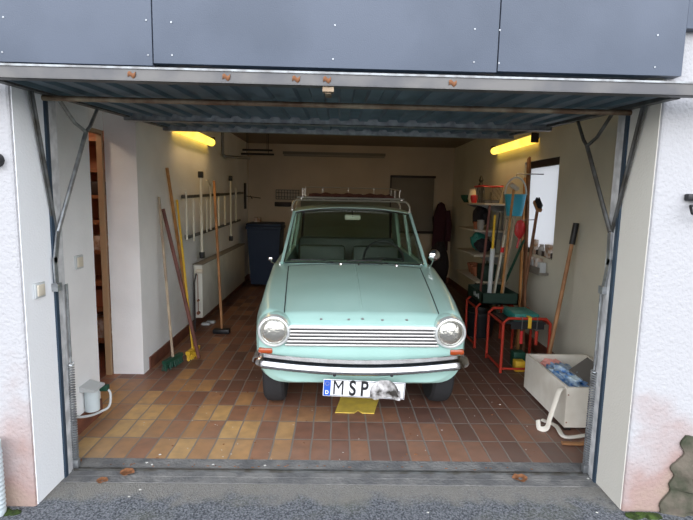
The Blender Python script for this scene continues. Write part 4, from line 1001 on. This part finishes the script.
tag(MB().box((1.60, 4.07, .0005), (1.69, 4.15, .10), .01).build('canister', M['yellowp']), 'small yellow canister on the floor in front of the green one', 'canister')

# long tools standing in the stands/crate
G2 = 'long garden tools standing in the crate'
def tool(px0, py0, px1, py1, Xf, Xt, r, m, label, name='garden_tool', extra=None, zf=None):
    f = at(px0, py0, X=Xf); t_ = at(px1, py1, X=Xt)
    return stick(name, label, 'tool', f, t_, r, m, G2, extra)
CB = e0+.014
def inf(x, y): return V((x, y, CB))
def mk_tool(x, y, top, r, m, label, extra=None, name='garden_tool'): return stick(name, label, 'tool', inf(x, y), top, r, m, None, extra)
def sleeve(m, t0, t1, r):
    def f(t, foot, top): MB().tube([lerp(foot, top, t0), lerp(foot, top, t1)], r, 10).build('sleeve', M[m], t)
    return f
def tophead(m, w, h, rr=0):
    def f(t, foot, top):
        MB().box((top.x-w/2, top.y-.03, top.z-h/2), (top.x+w/2, top.y+.03, top.z+h/2), .01, (rr, 'Y')).build('head', M[m], t)
    return f
mk_tool(1.56, 4.78, at(495, 215, X=1.50), .012, 'yellowp', 'yellow-handled tool with white lower sleeve standing in the crate', sleeve('paleplas', 0, .62, .022))
mk_tool(1.62, 4.82, at(505, 235, X=1.60), .010, 'alu', 'thin metal rod with red collar standing in the crate', sleeve('redp', .75, .82, .018))
mk_tool(1.66, 4.72, at(514, 187, X=1.62), .012, 'wood_orange', 'orange wooden hoe handle with small pale head behind the bucket', tophead('beige', .09, .04, .6), 'hoe')
mk_tool(1.70, 4.80, at(517, 200, X=1.85), .012, 'wood_pale', 'pale wooden handle with pale block head right of the hoe', tophead('beige', .07, .11, -.4), 'brush')
mk_tool(1.60, 4.95, at(500, 212, X=1.62), .009, 'black', 'thin black rod standing in the crate', None)
mk_tool(1.72, 4.88, at(509, 240, X=1.85), .016, 'wood_dark', 'dark brown stake standing in the crate', None, 'stake')
mk_tool(1.50, 4.90, at(490, 205, X=1.47), .012, 'wood_dark', 'dark brown handle standing at the left side of the crate', None)
mk_tool(1.74, 5.00, at(524, 240, X=1.86), .013, 'greenp', 'dark green rod standing at the right rear of the crate', None)
mk_tool(1.68, 5.02, at(507, 219, X=1.68), .013, 'wood_pale', 'pale stick standing at the back of the crate', None)
# red hand shovel hung high
p = at(520, 229, X=1.88)
hs = thing('dustpan', 'red plastic dustpan hanging beside the window among the handles', 'dustpan', p)
MB().blob((p.x, p.y, p.z), (.055, .02, .10), 3, .08).build('pan', M['redp'], hs); MB().tube([p+V((0, 0, -.07)), p+V((-.02, 0, -.2))], .011, 8).build('handle', M['redp'], hs)
MB().tube([p+V((0, 0, .09)), V((XR, p.y, p.z+.10))], .005, 6).build('hook', M['steelgrey'], hs)
# brown planks leaning left of the window
def plank(px0, px1, w, y0, y1, lab, m='brownpost', xt=XR-.04):
    f = at(px0, y1, X=xt-.18); f = V((f.x, f.y, .0)); t_ = at(px1, y0, X=xt)
    t = MB().beam(f+V((0, 0, .0)), t_, w, .02, (1, 0, 0)); return tag(t.build('plank', M[m], smooth=False), lab, 'plank', None)
plank(526, 529, .06, 158, 300, 'tall brown plank leaning at the far side of the window')
plank(521, 525, .035, 178, 300, 'narrow orange-brown lath leaning just left of the tall plank', 'wood_orange')
# scrubbing brush on pole
f = V((1.88, 4.82, 0)); t_ = at(538, 206, X=XR-.13)
def brushhead(t, foot, top):
    d = (top-foot).normalized()
    MB().box((top.x-.03, top.y-.07, top.z-.02), (top.x+.02, top.y+.07, top.z+.015), .006, (.7, 'X')).build('brush_block', M['wood'], t)
    b = MB()
    for i in range(9):
        for j in (-1, 0, 1):
            q = V((top.x-.005+j*.014, top.y, top.z))+Matrix.Rotation(.7, 3, 'X') @ V((0, -.055+i*.0137, .015)); b.tube([q, q+Matrix.Rotation(.7, 3, 'X') @ V((0, 0, .045))], .0045, 5)
    b.build('bristles', M['black'], t)
stick('scrubbing_broom', 'upturned wooden scrubbing broom with dark bristles in front of the window', 'broom', f, t_, .015, 'brownpost', None, brushhead)
# black-gripped rake handle leaning on the right wall
def grip(t, foot, top): 
    MB().tube([lerp(foot, top, .87), lerp(foot, top, 1.005)], .024, 12).build('grip', M['black'], t)
stick('long_handle', 'wooden tool handle with black grip leaning on the right wall by the chest', 'tool', (1.80, 3.93, .0), at(576, 224, X=XR-.035), .0165, 'wood', None, grip)

# ------------- white chest
ch = thing('toy_chest', 'open white wooden chest full of bags on the tiles at the right', 'chest', (1.75, 3.3, 0))
bx0, bx1, by0, by1, bz0, bz1 = 1.525, 2.02, 2.985, 3.68, .025, .30
th = .018
MB().box((bx0, by0, bz0), (bx0+th, by1, bz1)).build('side_panel', M['boxwhite'], ch, smooth=False)
MB().box((bx1-th, by0, bz0), (bx1, by1, bz1)).build('side_panel', M['boxwhite'], ch, smooth=False)
MB().box((bx0+th, by0, bz0), (bx1-th, by0+th, bz1)).build('end_panel', M['boxwhite'], ch, smooth=False)
MB().box((bx0+th, by1-th, bz0), (bx1-th, by1, bz1)).build('end_panel', M['boxwhite'], ch, smooth=False)
MB().box((bx0+th, by0+th, bz0), (bx1-th, by1-th, bz0+.015)).build('bottom_panel', M['boxwhite'], ch, smooth=False)
for x in (bx0+.03, bx1-.03):
    for y in (by0+.03, by1-.03): MB().box((x-.02, y-.02, 0), (x+.02, y+.02, bz0)).build('foot', M['darkframe'], ch, smooth=False)
for z in (.06, .25): MB().cyl((bx0+.012, by0-.002, z), (bx0+.012, by0, z), .005, 8).build('rusty_screw', M['rust'], ch, smooth=False)
MB().tube(curve([(bx0+.0, by0+.03, .285), (bx0-.045, by0+.01, .28), (bx0-.085, by0-.02, .20), (bx0-.115, by0-.03, .10), (bx0-.125, by0-.02, .03), (bx0-.16, by0+.01, .012), (bx0-.155, by0+.05, .05)]), .017, 8, flat=.3).build('strap_handle', M['boxwhite'], ch)
tag(MB().blob((1.68, 3.30, .255), (.11, .22, .065), 4, .22, 4).build('blue_bag', M['bluebag']), 'crumpled blue and white patterned bag inside the white chest', 'bag')
tag(MB().blob((1.70, 3.612, .225), (.09, .032, .055), 3, .2, 4).build('pink_cloth', M['cloth_pink']), 'pink cloth in the far end of the white chest', 'cloth')
tag(MB().box((-.12, -.1, 0), (.12, .1, .012)).build('lid_panel', M['greyflap'], smooth=False), 'flat dark grey square panel sticking up out of the chest', 'panel')
lp_ = bpy.data.objects['lid_panel']; lp_.location = (1.80, 3.22, .31); lp_.rotation_euler = (.45, -.2, .6)
# pale strips on the floor before the chest
tag(MB().tube(curve([at(542, 420, Z=.012), at(556, 426, Z=.012), at(565, 437, Z=.012), at(588, 435, Z=.012)]), .016, 8, flat=.6).build('curved_strip', M['boxwhite']), 'curved pale strip on the tiles in front of the chest', 'strip')
tag(MB().tube([at(562, 443, Z=.012), at(580, 444, Z=.012), at(592, 441, Z=.012)], .018, 8, flat=.6).build('wooden_strip', M['wood']), 'short brown wooden strip on the tiles nearest the right post', 'strip')

# ================================================================== OUTSIDE
# black iron holder on the right facade
p = at(687, 205, Y=FY-.01)
hh = thing('wall_holder', 'black iron holder on the white facade at the right edge', 'holder', p)
MB().box((p.x-.012, FY-.03, p.z+.02), (p.x+.10, FY, p.z+.05), .006).build('back_plate', M['black'], hh)
MB().tube([(p.x+.03, FY-.03, p.z-.0), (p.x-.02, FY-.06, p.z-.005), (p.x-.01, FY-.06, p.z-.035), (p.x+.06, FY-.06, p.z-.06), (p.x+.10, FY-.03, p.z-.02)], .007, 8).tube([(p.x+.03, FY-.03, p.z), (p.x+.03, FY-.01, p.z+.03)], .007, 8).build('loop', M['black'], hh)
p = at(1, 160, Y=FY-.01)
tag(MB().lathe([(.03, -.03), (.03, 0)], (p.x-.02, FY-.001, p.z), 20, 'Y').build('doorbell', M['black']), 'round black bell push on the white facade at the left edge', 'doorbell')
# downpipe lower left
p = at(-9, 440, Y=2.10)
dp = thing('downpipe', 'white ribbed downpipe end standing at the lower left edge', 'pipe', (p.x, 2.12, 0))
prof = [(.036, 0)]
for k in range(14): prof += [(.040, .02+k*.022), (.036, .031+k*.022)]
prof += [(.036, .36)]
MB().lathe(prof, (p.x, 2.10, .0), 24).build('pipe', M['pipe'], dp)
# stone wall base at the lower right, moss and litter
from mathutils import noise as NZ
def stf(u, v):
    x = lerp(1.60, 2.6, u); z = lerp(-.05, .40, v)
    e = .05*NZ.noise(V((v*7, 3, 1)))+.10*v
    x = x+(1-u)*e; z = z+v*.07*NZ.noise(V((u*8, 5, 2)))
    edge = min(1, min(u*10, (1-v)*6))
    n = NZ.cell(V((x*5.5+NZ.noise(V((x*6, z*6, 0))), z*8, 0)))
    return V((x, FY-.012-edge*(.035+.025*n+.03*NZ.noise(V((x*14, z*14, 4)))), z))
st = MB().slab(stf, 60, 34, (0, .01, 0))
tag(st.build('rubble_stones', M['stone']), 'rough mossy rubble stone showing at the foot of the facade, lower right', 'stone')
ms = MB()
for k in range(26):
    x = random.uniform(1.44, 1.58); ms.blob((x, FY-.025+random.uniform(-.02, .0), -.002), (.025, .02, .010), 2, .3)
for k in range(24):
    x = random.uniform(-1.75, -1.47); ms.blob((x, FY-.03+random.uniform(-.03, .0), -.002), (.022, .02, .010), 2, .3)
tag(ms.build('moss', M['moss']), 'moss growing along the foot of the outer walls', 'moss', None, 'stuff')
def leaf(px, py, s, lab, z=None, m='leafdry', **pl_):
    p = at(px, py, Z=pl_.get('Z', .0)); n = 8
    o = MB().slab(lambda u, v: V((p.x+(u-.5)*s*1.7, p.y+(v-.5)*s*(.35+1.2*math.sin(PI*u)), p.z+.003+.35*s*abs(v-.5)+.12*s*math.sin(u*6)**2)), 8, 4, (0, 0, .0015))
    tag(o.build('dry_leaf', M[m]), lab, 'leaf', None)
leaf(127, 474, .045, 'curled brown leaf on the left of the threshold', Z=.004)
leaf(102, 482, .035, 'brown leaf on the asphalt left of the threshold leaf', Z=-.006)
leaf(520, 480, .05, 'dark brown leaf on the asphalt at the right of the threshold', Z=-.006)
leaf(77, 462, .03, 'small brown leaf at the foot of the left post', Z=.004)
gs = MB()
for px, py in ((147, 463), (152, 465), (588, 479), (597, 512), (129, 496), (140, 489), (428, 512), (213, 465), (265, 466), (500, 405), (160, 455)):
    q = at(px, py, Z=0); gs.blob((q.x, q.y, .003 if q.y > 2.33 else -.003), (.007, .005, .003), 2, .3)
for k in range(60):
    x = random.uniform(-1.3, 1.35); y = random.uniform(2.6, 3.9); gs.blob((x, y, .0015), (random.uniform(.002, .006), .003, .0015), 1, .3)
tag(gs.build('pale_grit', M['grit']), 'scattered small white chips on the threshold and asphalt', 'grit', None, 'stuff')
dk = MB()
for k in range(70):
    x = random.uniform(-1.3, 1.4); y = random.choice([random.uniform(2.51, 2.54), random.uniform(2.51, 3.6)]); dk.blob((x, y, .002), (random.uniform(.003, .010), .004, .003), 1, .3)
tag(dk.build('floor_debris', M['leafdry']), 'tiny bits of dry leaf debris strewn on the front tiles', 'debris', None, 'stuff')
# leaves caught on the door lip
for k, px in enumerate((131, 226, 296, 327, 453)):
    q = at(px, 74+px*.026, Y=LF-.064)
    tag(MB().slab(lambda u, v: V((q.x+(u-.5)*.030, LF-.0575-.004*math.sin(PI*v), 1.962+(v-.5)*.018+.005*math.sin(u*7))), 6, 3, (0, .002, 0)).build('dry_leaf', M['leafdry']),
        ['dry leaf caught on the door lip, leftmost of five', 'dry leaf caught on the door lip, second from left of five', 'dry leaf caught on the door lip, middle of five', 'dry leaf caught on the door lip, fourth from left of five', 'dry leaf caught on the door lip, rightmost of five'][k], 'leaf', 'dry leaves caught on the door lip')

# ================================================================== LIGHT
w = bpy.data.worlds.new('sky'); S.world = w; w.use_nodes = True; nt = w.node_tree
bg = nt.nodes['Background']
tc = nt.nodes.new('ShaderNodeTexCoord'); sp = nt.nodes.new('ShaderNodeSeparateXYZ'); nt.links.new(tc.outputs['Generated'], sp.inputs[0])
r = nt.nodes.new('ShaderNodeValToRGB'); r.color_ramp.elements[0].position = .47; r.color_ramp.elements[0].color = (.16, .17, .18, 1)
r.color_ramp.elements[1].position = 1.0; r.color_ramp.elements[1].color = (.33, .38, .46, 1)
e = r.color_ramp.elements.new(.50); e.color = (.26, .27, .27, 1)
e = r.color_ramp.elements.new(.535); e.color = (.40, .41, .42, 1)
e = r.color_ramp.elements.new(.56); e.color = (1.0, 1.01, 1.04, 1)
e = r.color_ramp.elements.new(.70); e.color = (.80, .83, .90, 1)
mr = nt.nodes.new('ShaderNodeMapRange'); mr.inputs['From Min'].default_value = -1; mr.inputs['From Max'].default_value = 1
nt.links.new(sp.outputs['Z'], mr.inputs['Value']); nt.links.new(mr.outputs[0], r.inputs['Fac'])
# brighter half of the sky faces the garage mouth
mf = nt.nodes.new('ShaderNodeMapRange'); mf.inputs['From Min'].default_value = 0; mf.inputs['From Max'].default_value = -1; mf.inputs['To Min'].default_value = .55; mf.inputs['To Max'].default_value = 3.1
FRONT_ = nt.nodes.new('ShaderNodeVectorMath'); FRONT_.operation = 'SCALE'
nt.links.new(sp.outputs['Y'], mf.inputs['Value']); nt.links.new(r.outputs[0], FRONT_.inputs[0]); nt.links.new(mf.outputs[0], FRONT_.inputs['Scale'])
nt.links.new(FRONT_.outputs[0], bg.inputs['Color'])
bg.inputs['Strength'].default_value = 1.2
vs = S.view_settings; vs.view_transform = 'Standard'; vs.look = 'None'; vs.gamma = 1; vs.use_curve_mapping = False; vs.exposure = .95
